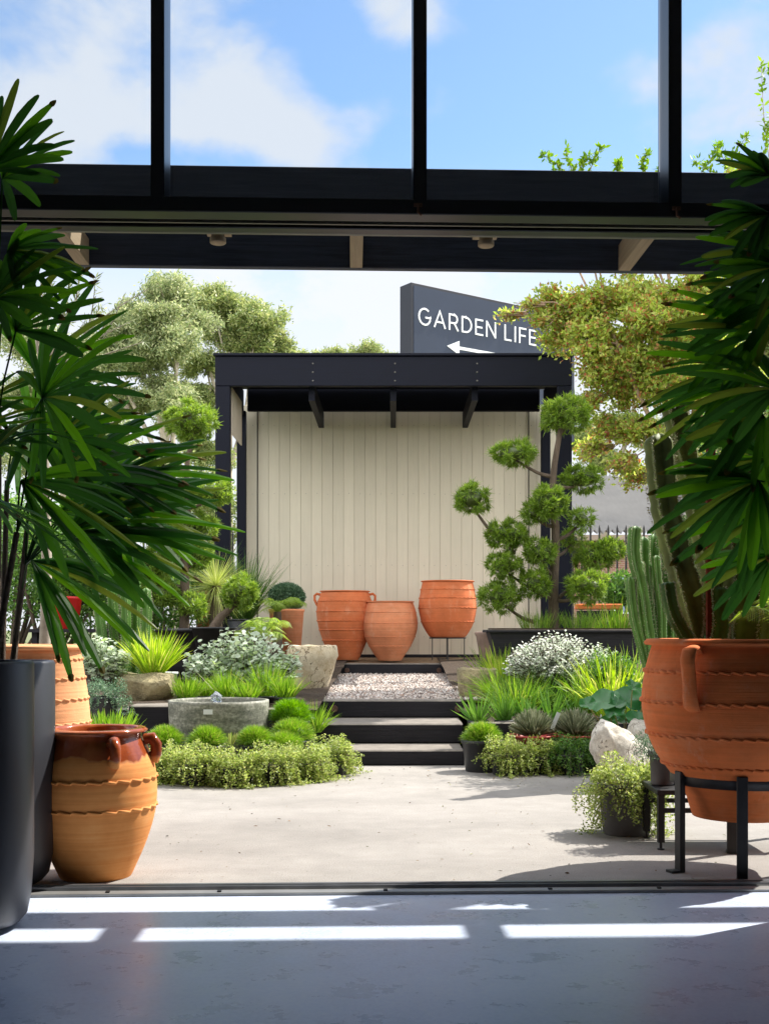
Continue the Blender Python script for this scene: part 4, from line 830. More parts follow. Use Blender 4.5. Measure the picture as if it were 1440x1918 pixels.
def juniper(label, px, py, Y, trunk, pads, planter, seed):
    base = P(px, py, Y); t = thing('cloud_pruned_juniper', label, 'topiary', base, 0, 'cloud pruned junipers'); o = np.array(base)
    W_ = lambda a, b, dy=0: np.array(P(a, b, Y + dy)) - o
    m = MB(); tp = smoothprof3([W_(a, b) for a, b in trunk], 26); m.tube(tp, np.linspace(.062, .02, 26), 10)
    cores = []
    for k, (a, b, w, h, dy, ja, jb) in enumerate(pads):
        c = W_(a, b, dy); s2 = F / (Y + dy); r = (w / s2 / 2 * .84, min(w, h * 1.6) / s2 / 2 * .8, h / s2 / 2 * .76)
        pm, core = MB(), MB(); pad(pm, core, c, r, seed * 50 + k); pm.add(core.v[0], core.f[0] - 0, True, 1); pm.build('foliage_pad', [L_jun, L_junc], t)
        j = W_(ja, jb); e = c - [0, 0, r[2] * .5]; m.tube(smoothprof3([j, j * .6 + e * .4 + np.array([0, 0, -.03]), e], 9), np.linspace(.026, .012, 9), 7)
        for q in range(3):
            a3 = q * 2.1 + k; m.tube([e, c + np.array([math.cos(a3) * r[0] * .6, math.sin(a3) * r[1] * .6, -r[2] * .2])], [.010, .005], 5)
    m.build('trunk', M_bark, t)
    planter(t); return t
def trough(t):
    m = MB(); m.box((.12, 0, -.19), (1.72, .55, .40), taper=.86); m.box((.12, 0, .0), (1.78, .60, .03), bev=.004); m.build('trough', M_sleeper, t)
    MB().box((.12, 0, .022), (1.66, .48, .02)).build('soil', M_soil, t)
juniper('cloud pruned juniper with many pads in a black trough', 1037, 1182, 13.0, [(1037, 1185), (1036, 1100), (1040, 1000), (1034, 930), (1038, 870), (1050, 800), (1056, 770)],
        [(1061, 775, 112, 84, 0, 1048, 810), (962, 850, 102, 48, 0, 1032, 893), (1090, 896, 96, 54, .2, 1042, 910), (882, 934, 72, 62, 0, 935, 1010), (1028, 940, 78, 74, -.25, 1040, 985), (1000, 962, 52, 40, -.1, 1038, 985), (950, 1003, 90, 62, .0, 965, 1035), (1012, 1035, 68, 56, -.1, 1038, 1080),
         (1088, 972, 42, 38, 0, 1045, 1010), (945, 1060, 78, 52, -.1, 1030, 1120), (1003, 1092, 66, 48, -.15, 1036, 1120), (1110, 1045, 90, 50, .1, 1045, 1120), (1140, 1030, 62, 44, .1, 1110, 1050), (1097, 1098, 84, 66, -.2, 1042, 1125), (937, 1117, 80, 64, -.1, 1000, 1165), (1070, 1012, 40, 36, .2, 1042, 1040)], trough, 1)
def roundpl(t):
    MB().lathe([(0, -.55), (.34, -.55), (.40, -.4), (.46, -.02), (.49, -.02), (.49, .02), (.44, .02), (.43, -.05), (0, -.05)], 48, (.15, 0, 0)).build('planter', M_plast, t)
juniper('cloud pruned juniper left of the pavilion in a black planter', 345, 1180, 14.0, [(345, 1185), (347, 1120), (346, 1050), (350, 1000), (352, 940), (350, 880), (358, 830), (362, 800)],
        [(358, 790, 108, 84, 0, 356, 840), (300, 862, 80, 60, .1, 350, 880), (398, 922, 84, 58, 0, 350, 950), (380, 985, 64, 56, .1, 350, 1000), (312, 945, 76, 52, -.1, 348, 970), (325, 1010, 80, 66, -.1, 347, 1040), (372, 1040, 60, 50, .1, 348, 1060), (285, 1060, 84, 80, 0, 345, 1100), (300, 1110, 70, 60, -.1, 346, 1120), (362, 1135, 54, 50, -.1, 347, 1150), (262, 985, 70, 60, .2, 345, 1060)], roundpl, 2)
def smallpl(t): MB().lathe([(0, -.35), (.16, -.35), (.24, 0), (.27, 0), (.27, .02), (.22, .02), (.2, -.05), (0, -.05)], 36).build('planter', M_plast, t)
juniper('young juniper with one round pad on a leaning bare branch', 400, 1178, 13.2, [(398, 1182), (412, 1158), (432, 1140), (446, 1122)], [(450, 1110, 76, 70, 0, 440, 1132)], smallpl, 3)
grass(1010, 1180, 13.0, 260, .22, .30, .005, .6, .3, 140, L_grass, 'fine grass growing at the left end of the black trough', base_z=1.2, name='trough_grass')
grass(1085, 1180, 13.0, 200, .18, .28, .005, .6, .3, 141, L_grass, 'fine grass growing right of the juniper trunk in the trough', base_z=1.2, name='trough_grass')

# ------------------------------------------------------------------ left rear plants in terracotta
def tallpot(px, py, Y, rt, rb, z0, lb):
    zt = Z(py, Y); t = thing('planted_terracotta_pot', lb, 'planted pot', (X(px, Y), Y, z0)); h = zt - z0
    MB().lathe([(0, 0), (rb, 0), (rt, h - .04), (rt + .01, h - .03), (rt + .01, h), (rt - .02, h), (rt - .03, h - .05), (0, h - .05)], 48).build('pot', T_rear2, t); return t, h
t, h = tallpot(537, 1141, 16.0, .235, .17, .66, 'tapered terracotta pot with a clipped grey green ball shrub')
g = np.random.default_rng(8); n = 5200; d = nrm(g.normal(0, 1, (n, 3))); c = np.array([0, 0, h + .16]); m = MB(); m.strips(c + d * [.235, .235, .185] * g.uniform(.82, 1.03, (n, 1)), d + g.normal(0, .5, (n, 3)), .035, .02, 0, ((0, .3), (.5, 1), (1, .2)), g=g); m.blob(c, (.19, .19, .15), 18, 12, .08); m.build('ball_shrub', L_ball, t)
t, h = tallpot(398, 1108, 17.0, .25, .18, .7, 'tapered terracotta pot with a fountain of dark grass')
clump(900, .10, 1.05, .008, .75, .55, 150, (0, 0, h - .05), mb=None).build('grass_fountain', L_dkgrass, t)
t = thing('grass_fountain', 'dark weeping grass standing against the left pavilion post', 'ornamental grass', (X(455, 16.2), 16.2, 1.3)); clump(700, .10, 1.25, .008, .55, .5, 151).build('blades', L_dkgrass, t); npot(t, .2, .05)
MB().lathe([(0, -.62), (.16, -.62), (.21, .02), (.19, .02), (0, 0)], 30).build('tall_pot', M_plast, t)
t = thing('grass_tree', 'spiky pale grass tree radiating beside the young juniper', 'grass tree', loc(405, 1098, 14.8)); g = np.random.default_rng(12); n = 520; d = nrm(g.normal(0, 1, (n, 3)) + [0, 0, .25]); MB().strips(np.zeros((n, 3)), d, g.uniform(.4, .62, n), .006, .12, g=g).build('crown', leafmat('pale_spike', [S(128, 150, 66), S(164, 178, 96), S(184, 190, 124)], .35), t)
MB().tube([(0, 0, 0), (0, 0, -.75)], [.07, .09], 12).build('trunk', M_bark, t)
def feather(t, n, L, seed, mat, up=.7, z=0):
    g = np.random.default_rng(seed)
    for k in range(n):
        a = 2.4 * k + g.uniform(-.2, .2); u0 = g.uniform(.1, .85); d = np.array([math.cos(a) * math.sin(u0), math.sin(a) * math.sin(u0), math.cos(u0)]); ts = np.linspace(0, 1, 26); Ls = L * g.uniform(.7, 1.1)
        C = d * (ts * Ls)[:, None]; C[:, 2] += z - .55 * Ls * ts ** 2; m = MB(); m.tube(C, np.linspace(.008, .002, 26), 5)
        T = nrm(np.gradient(C, axis=0)); sd = nrm(np.cross(T, [0, 0, 1.])); q = slice(4, 26)
        for sg in (-1, 1): m.strips(C[q], sd[q] * sg + T[q] * .7 + [0, 0, -.15], L * .34 * np.sin(np.linspace(.5, 2.9, 22)), .007, .5, g=g)
        m.build('frond', mat, t)
L_fea = leafmat('feather_palm_leaf', [S(104, 140, 52), S(140, 168, 72), S(170, 188, 96)], .4)
t = thing('feather_palm', 'small feathery palm behind the silver leaved shrub', 'palm', loc(490, 1200, 13.6)); feather(t, 16, .62, 3, L_fea); MB().tube([(0, 0, .03), (0, 0, -.45)], [.05, .08], 10).build('trunk', M_bark, t)
t = thing('feather_palm', 'feathery palm fronds beside the clipped ball shrub', 'palm', loc(520, 1150, 15.2)); feather(t, 12, .55, 4, L_fea); MB().tube([(0, 0, .03), (0, 0, -.72)], [.05, .08], 10).build('trunk', M_bark, t)
# small cactus group left
t = thing('cactus_cluster', 'dark green columnar cacti left of the lime grass clump', 'cactus', loc(240, 1290, 11.8))
for k, (px, top) in enumerate(((188, 1130), (205, 1060), (222, 1010), (238, 1090), (252, 1040), (268, 1100), (280, 1120), (214, 1150))):
    m = MB(); sp = m; b = P(px + (240 - px) * .3, 1290, 11.8) - t.location; b.y = (k % 3) * .12 - .1; e = P(px, top, 11.8) - t.location; e.y = b.y
    cactus(m, [b, (b + e) / 2 + Vector((.01, 0, 0)), e], .042, 5, .3, 26, sp); m.build('stem', [L_cact, L_spine], t)
t = thing('red_barrel', 'bright red plastic tub behind the left fan palm', 'tub', loc(125, 1178, 13.5)); MB().lathe([(0, 0), (.13, 0), (.17, .33), (.185, .34), (.185, .37), (.16, .37), (.15, .3), (0, .3)], 32, rf=lambda k, rr, zz, a: (rr * (1 + .02 * np.cos(16 * a)), zz)).build('tub', M_red, t)
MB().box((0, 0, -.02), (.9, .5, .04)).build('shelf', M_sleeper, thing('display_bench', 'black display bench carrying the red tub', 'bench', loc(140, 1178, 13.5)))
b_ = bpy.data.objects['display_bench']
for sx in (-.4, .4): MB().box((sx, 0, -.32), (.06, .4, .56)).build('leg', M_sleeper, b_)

grass(1150, 1180, 13.4, 260, .2, .75, .012, .7, .5, 150, L_grass, 'strappy green leaves behind the right end of the black trough', base_z=1.0)
grass(925, 1255, 12.9, 160, .08, .7, .010, .6, .45, 152, L_grass, 'slender reeds in front of the fluted pot', base_z=.55)
# right: cactus clump
t = thing('cactus_cluster', 'bright green candelabra cacti left of the big pot cacti', 'cactus', loc(1240, 1290, 9.2))
for k, (b0, e0, rad) in enumerate((((1228, 1280), [(1205, 1120), (1188, 1040), (1190, 985)], .040), ((1232, 1280), [(1215, 1150), (1206, 1080), (1204, 1005)], .040), ((1238, 1280), [(1225, 1150), (1222, 1080), (1224, 1000)], .040), ((1245, 1280), [(1238, 1150), (1236, 1070), (1240, 985)], .042), ((1240, 1280), [(1240, 1150), (1232, 1090), (1228, 1040)], .026), ((1262, 1280), [(1262, 1150), (1256, 1080), (1250, 1010)], .042), ((1275, 1280), [(1285, 1120), (1290, 1040), (1288, 962)], .045), ((1300, 1280), [(1300, 1150), (1308, 1060), (1310, 985)], .04), ((1222, 1280), [(1196, 1190), (1185, 1140), (1180, 1080)], .03), ((1236, 1280), [(1216, 1170), (1212, 1110), (1214, 1055)], .036), ((1250, 1280), [(1250, 1170), (1246, 1100), (1246, 1050)], .036), ((1256, 1280), [(1270, 1150), (1272, 1080), (1270, 1010)], .04), ((1230, 1280), [(1204, 1180), (1198, 1120), (1197, 1050)], .032))):
    m = MB(); sp = m; dy = (k % 4) * .13; cactus(m, [P(a, b, 9.2 + dy) - t.location for a, b in [b0] + e0], rad, 5, .40, 34, sp); m.build('stem', [L_cact, L_spine], t)
# shrubs helper
def leafcloud(m, c, r, n, leaf, g, droop=0., up=.2, shell=.55, wide=.4):
    d = nrm(g.normal(0, 1, (n, 3))); rad = g.uniform(shell, 1.0, (n, 1)) ** .7; ph = g.uniform(0, 6, 4); fv = g.normal(0, 3, (4, 3)); b = np.zeros(n)
    for q in range(4): b += np.sin(d @ fv[q] + ph[q])
    B = np.array(tuple(c)) + d * rad * np.array(r) * (1 + .14 * b)[:, None]
    D = g.normal(0, 1, (n, 3)) + [0, 0, up - droop]
    m.diam(B, D, leaf * g.uniform(.6, 1.3, n), leaf * wide, g)
def shrub(label, px, py, Y, rx, rz_, n, leaf, mat, seed, clumps=7, name='shrub', zbase=None):
    c = P(px, py, Y); zb_ = zbase if zbase is not None else .6; t = thing(name, label, 'shrub', (c.x, c.y, zb_)); g = np.random.default_rng(seed); m = MB(); st_ = MB(); h = c.z - zb_
    for k in range(clumps):
        o = np.array([g.uniform(-.6, .6) * rx, g.uniform(-.4, .4) * rx, h + g.uniform(-.6, .6) * rz_]); leafcloud(m, o, (rx * .5, rx * .5, rz_ * .5), n // clumps, leaf, g)
        st_.tube([(0, 0, 0), tuple(o * .5), tuple(o)], [.03, .02, .008], 6)
    m.build('foliage', mat, t); st_.build('branches', M_bark, t); return t
shrub('dark glossy shrub behind the iron fence side of the trough', 1165, 1115, 15.5, .42, .30, 4200, .07, L_dark, 31)
shrub('leafy shrub filling the gap under the reed tufts', 1165, 1270, 10.9, .30, .26, 3200, .04, L_dark, 32, zbase=.38)
shrub('leafy green shrub behind the candelabra cacti', 1280, 1120, 13.5, .8, .8, 7000, .07, L_dark, 33)
shrub('tall leafy shrub behind the right fan palm', 1400, 1000, 10.5, .7, 1.2, 7000, .07, L_dark, 34, 10)
shrub('leafy shrub behind the left cactus cluster', 230, 1120, 15.0, .8, .5, 8000, .07, L_dark, 35)
shrub('wide leafy shrub behind the left fan palm', 90, 1080, 14.0, 1.0, .9, 12000, .07, L_dark, 36, 12)
shrub('tall leafy shrub far behind the nearer charcoal planter', 20, 1040, 16, 1.1, 1.2, 13000, .07, L_dark, 41, 12)
shrub('pale green shrub beyond the left juniper', 250, 920, 22, 1.4, 1.0, 11000, .10, L_gum2, 37, 10)
shrub('low green shrub behind the left black planter', 310, 1120, 16.5, .8, .6, 8000, .06, L_dark, 38)
shrub('pale green shrub behind the left pavilion post', 400, 1000, 22, .8, 1.3, 9000, .10, L_gum2, 39, 10)
t = thing('red_barrel', 'red clay trough edge behind the reed tufts', 'trough', loc(1120, 1132, 14.4)); MB().box((0, 0, -.03), (.55, .22, .07), bev=.01).build('trough', T_big, t); t.name = 'clay_trough'
MB().box((0, 0, -.30), (.5, .2, .44)).build('base', M_sleeper, t)

# ------------------------------------------------------------------ planters with fan palms
def fan(mb, hub, ax, nor, L, ns, spread, g, wid=.039, droop=.25):
    ax = nrm(np.array(ax, float)); nor = np.array(nor, float); nor = nrm(nor - ax * np.dot(nor, ax)); sd = np.cross(nor, ax)
    ns += 3
    th = np.linspace(-spread / 2, spread / 2, ns) + g.normal(0, .04, ns)
    d = np.cos(th)[:, None] * ax + np.sin(th)[:, None] * sd + nor * .12
    Ls = L * (1 - .28 * (np.abs(th) / (spread / 2)) ** 2) * g.uniform(.86, 1.06, ns)
    side = np.cross(nor, d)
    W_ = wid * g.uniform(.7, 1.3, ns); dr = droop * g.uniform(.5, 1.5, ns)
    mb.strips(np.array(hub) + np.zeros((ns, 3)), d, Ls, W_, dr, ((0, .16), (.15, .5), (.4, .92), (.65, 1), (.85, .8), (.96, .52), (1, .22)), .22, side=side, g=g)
    k = np.where(g.random(ns) < .25)[0]
    if len(k):
        tp = g.uniform(.93, .975, len(k)); tb = np.array(hub) + d[k] * (Ls[k] * tp)[:, None]; tb[:, 2] -= dr[k] * Ls[k] * tp ** 2; td = d[k].copy(); td[:, 2] -= 2 * dr[k] * tp
        mb.strips(tb, td, Ls[k] * (1.01 - tp) + .012, W_[k] * .62, 0, ((0, .75), (.3, 1), (.7, .7), (1, .2)), .1, mi=1, side=side[k], g=g)
def palm(label, planter_loc, pr, ph, fans, stems, rfans, seed, planter=True, pm=None):
    t = thing('potted_fan_palm', label, 'potted palm', planter_loc); o = np.array(planter_loc); g = np.random.default_rng(seed)
    if planter:
        m = MB(); m.lathe([(0, .03), (pr * .80, .03), (pr * .90, .06), (pr * .96, .14), (pr, .3), (pr, ph - .012), (pr - .008, ph), (pr - .03, ph), (pr - .035, ph - .08), (0, ph - .08)], 72); m.build('planter', pm or M_planter, t)
        m = MB()
        for a in (0.3, 2.4, 4.5): m.blob((math.cos(a) * pr * .6, math.sin(a) * pr * .6, .02), (.03, .03, .02), 10, 8, 0)
        m.build('castor', M_steel, t)
    sm = []
    for (dx, dy, hh) in stems:
        p0 = np.array([dx * .5, dy * .5, ph - .1]); p1 = np.array([dx, dy, hh]); MB().tube([p0, p0 * .5 + p1 * .5 + [0, 0, .02], p1], [.016, .014, .012], 8).build('stem', M_bark, t); sm.append((p0, p1))
    def frond(hub, ax, nor, L, ns, spread, droop):
        m = MB(); k = min(range(len(sm)), key=lambda i: np.linalg.norm(sm[i][1][:2] - hub[:2])); p0, p1 = sm[k]
        zt = np.clip(hub[2] - .12, p0[2], p1[2]); f = (zt - p0[2]) / max(1e-3, p1[2] - p0[2]); s0 = p0 * (1 - f) + p1 * f
        m.tube([s0, s0 * .5 + hub * .5 + np.array([0, 0, .05]), hub], [.005, .004, .004], 5); fan(m, hub, ax, nor, L, ns, spread, g, droop=droop); m.build('frond', [L_palm, L_tip], t)
    for (px, py, Y, ang, L, ns, spread, fy) in fans:
        hub = np.array(P(px, py, Y)) - o; a = R(ang); s2 = F / Y
        frond(hub, (math.cos(a), fy, math.sin(a)), (g.uniform(-.15, .15), -.8, .6), L / s2 * 1.05, ns, R(min(220, spread * 1.25)), .22)
    for k in range(rfans[0]):
        px = g.uniform(*rfans[1]); py = g.uniform(*rfans[2]); Y = g.uniform(*rfans[3]); hub = np.array(P(px, py, Y)) - o; a = g.uniform(*rfans[4])
        frond(hub, (math.cos(a), g.uniform(-.8, .8), math.sin(a) * .8), (g.uniform(-.4, .4), g.uniform(-1, .2), .8), g.uniform(.34, .48), int(g.integers(8, 12)), R(g.uniform(170, 250)), g.uniform(.15, .5))
    return t
palm('broad fan palm in the nearer tall charcoal planter', (X(-62, 4.59 + .12), 4.71, 0), .26, Z(1240, 4.59), 
     [(5, 335, 4.6, 35, 190, 9, 120, -.2), (-20, 320, 4.5, 60, 190, 8, 90, 0), (15, 470, 4.6, 0, 160, 10, 120, .3), (80, 745, 4.7, 20, 230, 14, 210, -.2), (30, 620, 4.6, 55, 200, 9, 120, .1), (40, 900, 4.8, -25, 220, 9, 80, .2), (-10, 560, 4.5, 30, 190, 9, 130, 0),
      (110, 820, 4.9, 40, 190, 9, 120, .3)],
     [(-.02, 0, 2.2), (.06, .05, 2.75), (.12, -.05, 1.9), (-.1, .05, 2.5), (.17, .1, 1.6), (.05, -.1, 1.45)], (4, (-90, 0), (540, 950), (4.4, 5.0), (-1.5, 1.7)), 3)
palm('slimmer fan palm in the farther tall charcoal planter', (X(-6, 5.50), 5.50, 0), .265, Z(1239, 5.35),
     [(120, 1000, 5.3, 22, 330, 9, 60, .2), (110, 960, 5.4, 12, 300, 9, 80, .1), (105, 905, 5.3, 40, 250, 9, 90, -.1), (140, 1010, 5.35, -12, 230, 7, 60, -.2), (60, 1050, 5.2, -30, 250, 7, 60, -.2), (130, 880, 5.4, 28, 250, 9, 80, .2), (150, 950, 5.5, -5, 230, 9, 70, .3), (70, 700, 5.3, 50, 240, 10, 120, .1), (60, 800, 5.4, 20, 240, 10, 140, .1), (200, 925, 5.4, -30, 190, 7, 70, -.1), (200, 900, 5.45, 12, 240, 7, 60, 0)],
     [(.05, 0, 1.9), (.12, .08, 1.7), (.16, -.08, 1.5), (-.02, .1, 2.3)], (1, (-40, 40), (640, 950), (5.1, 5.7), (-1.2, 1.6)), 4)
palm('dense fan palm reaching in from the right edge', (X(1606, 4.7), 4.7, 0), .26, 1.05,
     [(1440, 400, 4.5, 205, 130, 9, 90, -.3), (1430, 470, 4.6, 185, 130, 10, 120, -.2), (1425, 540, 4.7, 165, 130, 9, 110, .2), (1420, 690, 4.7, 185, 210, 10, 90, 0), (1440, 620, 4.6, 170, 200, 9, 110, .1), (1400, 720, 4.8, 205, 190, 9, 90, .1), (1430, 780, 4.6, 190, 170, 10, 130, -.2), (1420, 900, 4.5, 210, 210, 12, 110, -.3), (1440, 860, 4.6, 185, 200, 9, 100, 0), (1440, 960, 4.6, 210, 190, 10, 120, -.2), (1450, 1040, 4.7, 195, 150, 9, 110, 0), (1440, 330, 4.4, 150, 110, 7, 90, 0), (1400, 600, 4.9, 160, 150, 8, 100, .2), (1455, 730, 4.4, 180, 200, 10, 150, -.2), (1460, 500, 4.4, 185, 130, 9, 120, 0)],
     [(-.25, 0, 2.9), (-.15, .1, 2.2), (-.3, -.1, 1.7), (-.05, 0, 2.5), (-.22, -.05, 2.0)], (6, (1450, 1560), (380, 1060), (4.3, 5.0), (1.4, 4.6)), 5)
t = thing('feather_palm', 'pale strappy palm frond rising behind the big pot rim', 'palm', loc(1470, 1180, 5.7)); feather(t, 9, .42, 9, L_fea, z=0); MB().tube([(0, 0, .02), (0, 0, -.1)], [.03, .04], 8).build('trunk', M_bark, t)

# ------------------------------------------------------------------ trees
def tree(label, base, clumps, Y, n, leaf, mat, bark, seed, tr=.2, droop=0., name='gum_tree', wide=.35, flat=.72, shell=.3, forks=None, ysp=1.0, group=None, nq=34, csz=.30, vs_=.55):
    bx, by = base; t = thing(name, label, 'tree', (X(bx, Y), Y, .7), 0, group); o = np.array(t.location); g = np.random.default_rng(seed); m = MB(); w = MB(); s2 = F / Y
    area = sum(r * r for _, _, r in clumps); hubs = [np.array(P(a, b, Y)) - o for a, b in (forks or [(bx, by)])]
    w.tube(smoothprof3([(0, 0, 0), hubs[0] * .5 + [g.uniform(-.2, .2), 0, 0], hubs[0]], 12), np.linspace(tr, tr * .6, 12), 10)
    for h in hubs[1:]: w.tube(smoothprof3([hubs[0] * .75, (hubs[0] * .75 + h) / 2 + g.normal(0, .1, 3), h], 9), np.linspace(tr * .6, tr * .3, 9), 8)
    for k, (a, b, r) in enumerate(clumps):
        c = np.array(P(a, b, Y)) - o + [0, g.uniform(-1, 1) * ysp, 0]; rr = r / s2; h = min(hubs, key=lambda q: np.linalg.norm(q - c))
        e = c + [0, 0, -.2 * rr]; w.tube(smoothprof3([h * .9, (h + e) / 2 + g.normal(0, .12 * rr, 3) + [0, 0, -.1 * rr], e], 8), np.linspace(tr * .28, tr * .07, 8), 6, cap=False)
        nl = int(n * r * r / area / nq)
        for q in range(nq):
            e2 = c + nrm(g.normal(0, 1, 3) + [0, 0, .4]) * rr * [1.15, 1.15, vs_] * g.uniform(.5, 1.2); p0 = h * .25 + e * .75 + g.normal(0, .1, 3) * rr
            pts = smoothprof3([p0, p0 * .45 + e2 * .55 + g.normal(0, .1, 3) * rr, e2], 7); w.tube(pts, np.linspace(tr * .12, tr * .03, 7), 4, cap=False)
            pts = np.array(pts); f = g.uniform(.25, 1, nl) ** .8 * 5.99; i = f.astype(int); fr = (f - i)[:, None]; B = pts[i] * (1 - fr) + pts[np.minimum(i + 1, 6)] * fr
            B = B + g.normal(0, 1, (nl, 3)) * rr * csz * .5 * [1, 1, .7]; D = g.normal(0, 1, (nl, 3)) + nrm(e2 - p0) * .5 + [0, 0, .15 - droop]
            m.diam(B, D, leaf * g.uniform(.5, 1.4, nl), leaf * wide, g)
    m.build('crown', mat, t); w.build('trunk', bark, t); return t
tree('spreading gum tree seen between the left palm and the pavilion', (330, 900), [(250, 590, 55), (318, 542, 48), (200, 640, 50), (300, 610, 55), (355, 590, 40), (262, 675, 50), (335, 660, 48), (235, 745, 45), (300, 735, 50), (340, 760, 40), (180, 700, 50), (140, 650, 55)], 38, 95000, .14, L_gum, M_palebark, 1, .17, .6, forks=[(310, 800), (280, 690), (330, 640), (230, 720)])
tree('gum tree with layered crown just behind the left pavilion corner', (440, 900), [(395, 555, 45), (440, 575, 50), (485, 600, 48), (420, 610, 46), (515, 635, 30), (380, 590, 35), (460, 640, 45), (540, 652, 20), (380, 680, 45), (370, 740, 45), (350, 810, 48), (390, 860, 45)], 42, 85000, .15, L_gum2, M_palebark, 2, .17, .6, forks=[(430, 760), (430, 660), (470, 660), (390, 680)])
tree('far gum treetops peeping over the pavilion roof', (680, 900), [(625, 664, 18), (655, 660, 20), (690, 658, 24), (720, 664, 18), (600, 672, 16), (560, 668, 18)], 60, 14000, .16, L_gum2, M_palebark, 3, .3, .4, forks=[(680, 780)])
tree('tall gum tree far behind the left fan palm', (120, 950), [(60, 640, 60), (120, 700, 60), (40, 740, 60), (180, 800, 60), (100, 820, 60), (230, 860, 60), (20, 850, 60), (160, 900, 60)], 46, 40000, .17, L_gum, M_palebark, 4, .18, .5, forks=[(120, 850), (80, 720)])
tree('pale trunked gum tree far beyond the grey corrugated roof', (1120, 950), [(1090, 570, 50), (1180, 560, 55), (1250, 600, 55), (1120, 860, 36), (1160, 800, 45), (1230, 820, 50), (1080, 820, 36), (1300, 700, 60), (1190, 690, 50), (1300, 850, 50)], 44, 60000, .16, L_gum2, M_palebark, 5, .2, .5, forks=[(1130, 880), (1150, 780), (1200, 700), (1100, 820)])
tree('tall gum tree filling the far right behind the myrtle', (1380, 950), [(1340, 640, 70), (1400, 760, 70), (1340, 860, 60), (1430, 900, 70), (1280, 900, 50), (1440, 640, 70)], 36, 34000, .15, L_gum2, M_palebark, 6, .2, .5, forks=[(1380, 850), (1380, 740)])
tree('crepe myrtle turning yellow and russet over the pavilion corner', (1330, 950), [(985, 570, 16), (1035, 560, 34), (1100, 575, 48), (1165, 570, 48), (1230, 575, 50), (1290, 560, 50), (1050, 630, 34), (1100, 645, 44), (1165, 650, 50), (1230, 660, 50), (1290, 650, 50), (1110, 715, 38), (1165, 735, 45), (1230, 740, 48), (1290, 740, 50), (1140, 800, 32), (1195, 815, 38), (1250, 830, 40), (1150, 880, 26), (1200, 880, 30), (1240, 890, 34), (1290, 860, 40), (1110, 840, 26), (1170, 690, 40), (1060, 600, 34), (1200, 620, 44), (1280, 610, 44), (1270, 700, 44), (1090, 760, 28), (950, 575, 16), (1095, 680, 30), (1350, 600, 60), (1350, 720, 60), (1300, 470, 60), (1200, 460, 60), (1100, 450, 55), (1040, 400, 34), (1110, 400, 36), (1215, 400, 40), (1300, 390, 42), (1370, 370, 40), (1400, 420, 60), (1430, 350, 30), (1010, 600, 22)],
     14.6, 88000, .058, L_myrtle, M_myrtlebark, 7, .065, 0, 'crepe_myrtle', .62, .8, .1, forks=[(1330, 900), (1290, 780), (1240, 680), (1300, 620), (1180, 600), (1250, 500), (1330, 430), (1120, 560), (1350, 700)], ysp=.6, nq=46, csz=.34, vs_=.85)
# flowering sprigs that reach above the awning beam
mt = bpy.data.objects['crepe_myrtle']; g = np.random.default_rng(44); w = MB(); lf = MB()
for (a, b, a2, b2) in ((1060, 330, 1015, 290), (1090, 330, 1060, 280), (1100, 330, 1125, 275), (1080, 330, 1100, 295), (1215, 330, 1212, 285), (1225, 330, 1240, 310), (1300, 340, 1345, 270), (1350, 340, 1300, 300), (1360, 340, 1400, 255), (1400, 340, 1440, 225), (1380, 330, 1350, 285), (1440, 300, 1425, 120), (1460, 180, 1440, 130), (1150, 330, 1155, 308)):
    A, B_ = np.array(P(a, b, 14.6)) - np.array(mt.location), np.array(P(a2, b2, 14.6)) - np.array(mt.location); pts = smoothprof3([A, (A + B_) / 2 + g.normal(0, .03, 3), B_], 14); w.tube(pts, np.linspace(.008, .002, 14), 4)
    q = np.repeat(np.array(pts)[4:], 6, 0); q = q + g.normal(0, .02, q.shape); lf.strips(q, g.normal(0, 1, q.shape) + [0, 0, .3], g.uniform(.05, .10, len(q)), .04, 0, ((0, .2), (.45, 1), (1, .15)), .1, g=g)
lf.build('leafy_sprigs', leafmat('young_myrtle_leaf', [S(80, 118, 36), S(112, 146, 44), S(140, 164, 60)], .45), mt); w.build('twigs', M_myrtlebark, mt)
# olive at the left
t = thing('olive_tree', 'olive tree with narrow grey leaves behind the left palm', 'tree', (X(70, 8.6), 8.6, 0)); o = np.array(t.location); g = np.random.default_rng(21); w = MB(); lf = MB()
hub = np.array(P(80, 720, 8.6)) - o; w.tube(smoothprof3([(0, 0, 0), hub * .5 + [.05, 0, 0], hub], 10), np.linspace(.05, .03, 10), 8)
for (a, b) in ((10, 500), (40, 520), (70, 480), (100, 500), (130, 530), (150, 490), (180, 520), (190, 575), (60, 560), (120, 570), (215, 590), (250, 600), (280, 540), (310, 870), (20, 600), (160, 600), (270, 640), (230, 560), (150, 545), (95, 540), (300, 900), (330, 860)):
    e = np.array(P(a, b, 8.6 + g.uniform(-.3, .3))) - o; pts = smoothprof3([hub, (hub + e) / 2 + g.normal(0, .06, 3), e], 22); w.tube(pts, np.linspace(.012, .002, 22), 4)
    q = np.repeat(np.array(pts)[9:], 4, 0); T = e - hub; lf.strips(q, nrm(T + np.zeros(q.shape)) * .6 + g.normal(0, .6, q.shape), g.uniform(.04, .075, len(q)), .012, 0, ((0, .3), (.5, 1), (1, .15)), .1, g=g)
lf.build('leaves', L_olive, t); w.build('trunk', M_palebark, t)

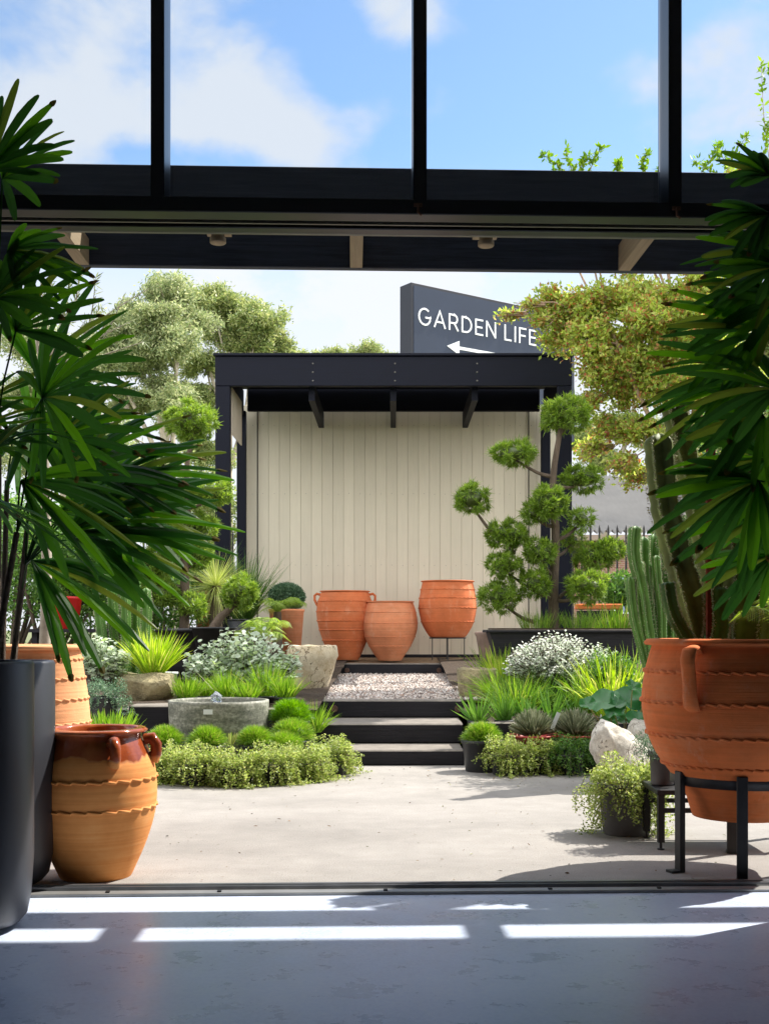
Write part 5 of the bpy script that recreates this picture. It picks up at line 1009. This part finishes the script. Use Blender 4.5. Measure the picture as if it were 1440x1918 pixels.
# ------------------------------------------------------------------ iron fence, neighbour house
def fence(px0, px1, Y, top, lb):
    x0, x1 = X(px0, Y), X(px1, Y); t = thing('iron_fence', lb, 'fence', (x0, Y, .72)); h = Z(top, Y) - .72; n = int((x1 - x0) / .155)
    for k in range(n + 1):
        m = MB(); x = k * .155; m.box((x, 0, h / 2), (.03, .03, h)); m.add([(x - .015, -.015, h), (x + .015, -.015, h), (x + .015, .015, h), (x - .015, .015, h), (x, 0, h + .07)], [(0, 1, 4), (1, 2, 4), (2, 3, 4), (3, 0, 4)]); m.build('picket', M_steel, t)
    for zr in (.2, h * .82): MB().box(((x1 - x0) / 2, .03, zr), (x1 - x0, .03, .04)).build('rail', M_steel, t)
fence(1072, 1420, 20.5, 990, 'dark iron picket fence right of the pavilion'); fence(120, 438, 20.5, 1000, 'dark iron picket fence left of the pavilion')
mbk = plain('pinkish_brick', S(150, 112, 96), .9, .2, 10, bmp=.3); tb = mbk.node_tree; br = N(tb, 'ShaderNodeTexBrick'); br.inputs['Color1'].default_value = S(158, 116, 98); br.inputs['Color2'].default_value = S(134, 98, 84); br.inputs['Mortar'].default_value = S(170, 158, 146); br.inputs['Scale'].default_value = 4
mpb = N(tb, 'ShaderNodeMapping'); mpb.inputs['Rotation'].default_value = (R(90), 0, 0); tb.links.new(N(tb, 'ShaderNodeTexCoord').outputs['Object'], mpb.inputs[0]); tb.links.new(mpb.outputs[0], br.inputs['Vector']); tb.links.new(br.outputs['Color'], tb.nodes['Principled BSDF'].inputs['Base Color'])
hs_ = thing('brick_house', 'low brick house with pale corrugated roof beyond the fence', 'house', (X(1180, 34), 34, .72))
MB().box((0, 2, 1.6), (8, 4, 3.2)).build('wall', mbk, hs_)
m = MB(); nx = 60; V = []
for j, (y, z) in enumerate(((-.4, 3.22), (5.2, 5.55))):
    for i in range(nx + 1):
        for q in range(2): V.append((-4.6 + i * .17 + q * .085 - (1.6 if j else 0), y, z + (.13 if q else 0)))
V = np.array(V); K = (nx + 1) * 2
m.add(V, [(i, i + 1, K + i + 1, K + i) for i in range(K - 1)]); m.build('roof', plain('corrugated_steel', S(138, 136, 132), .6, .08, 2, metal=0, bmp=0), hs_)
MB().box((0, -.42, 3.12), (9.2, .06, .16)).build('gutter', plain('brown_gutter', S(150, 132, 120), .6, .1, 3, bmp=0), hs_)
w_ = MB().box((-.25, -.02, 1.5), (.45, .06, 1.1)).build('window', M_white, hs_); MB().box((-.25, -.055, 1.5), (.36, .01, 1.0)).build('pane', plain('window_glass', S(120, 140, 160), .1, .1, 2, bmp=0), w_)
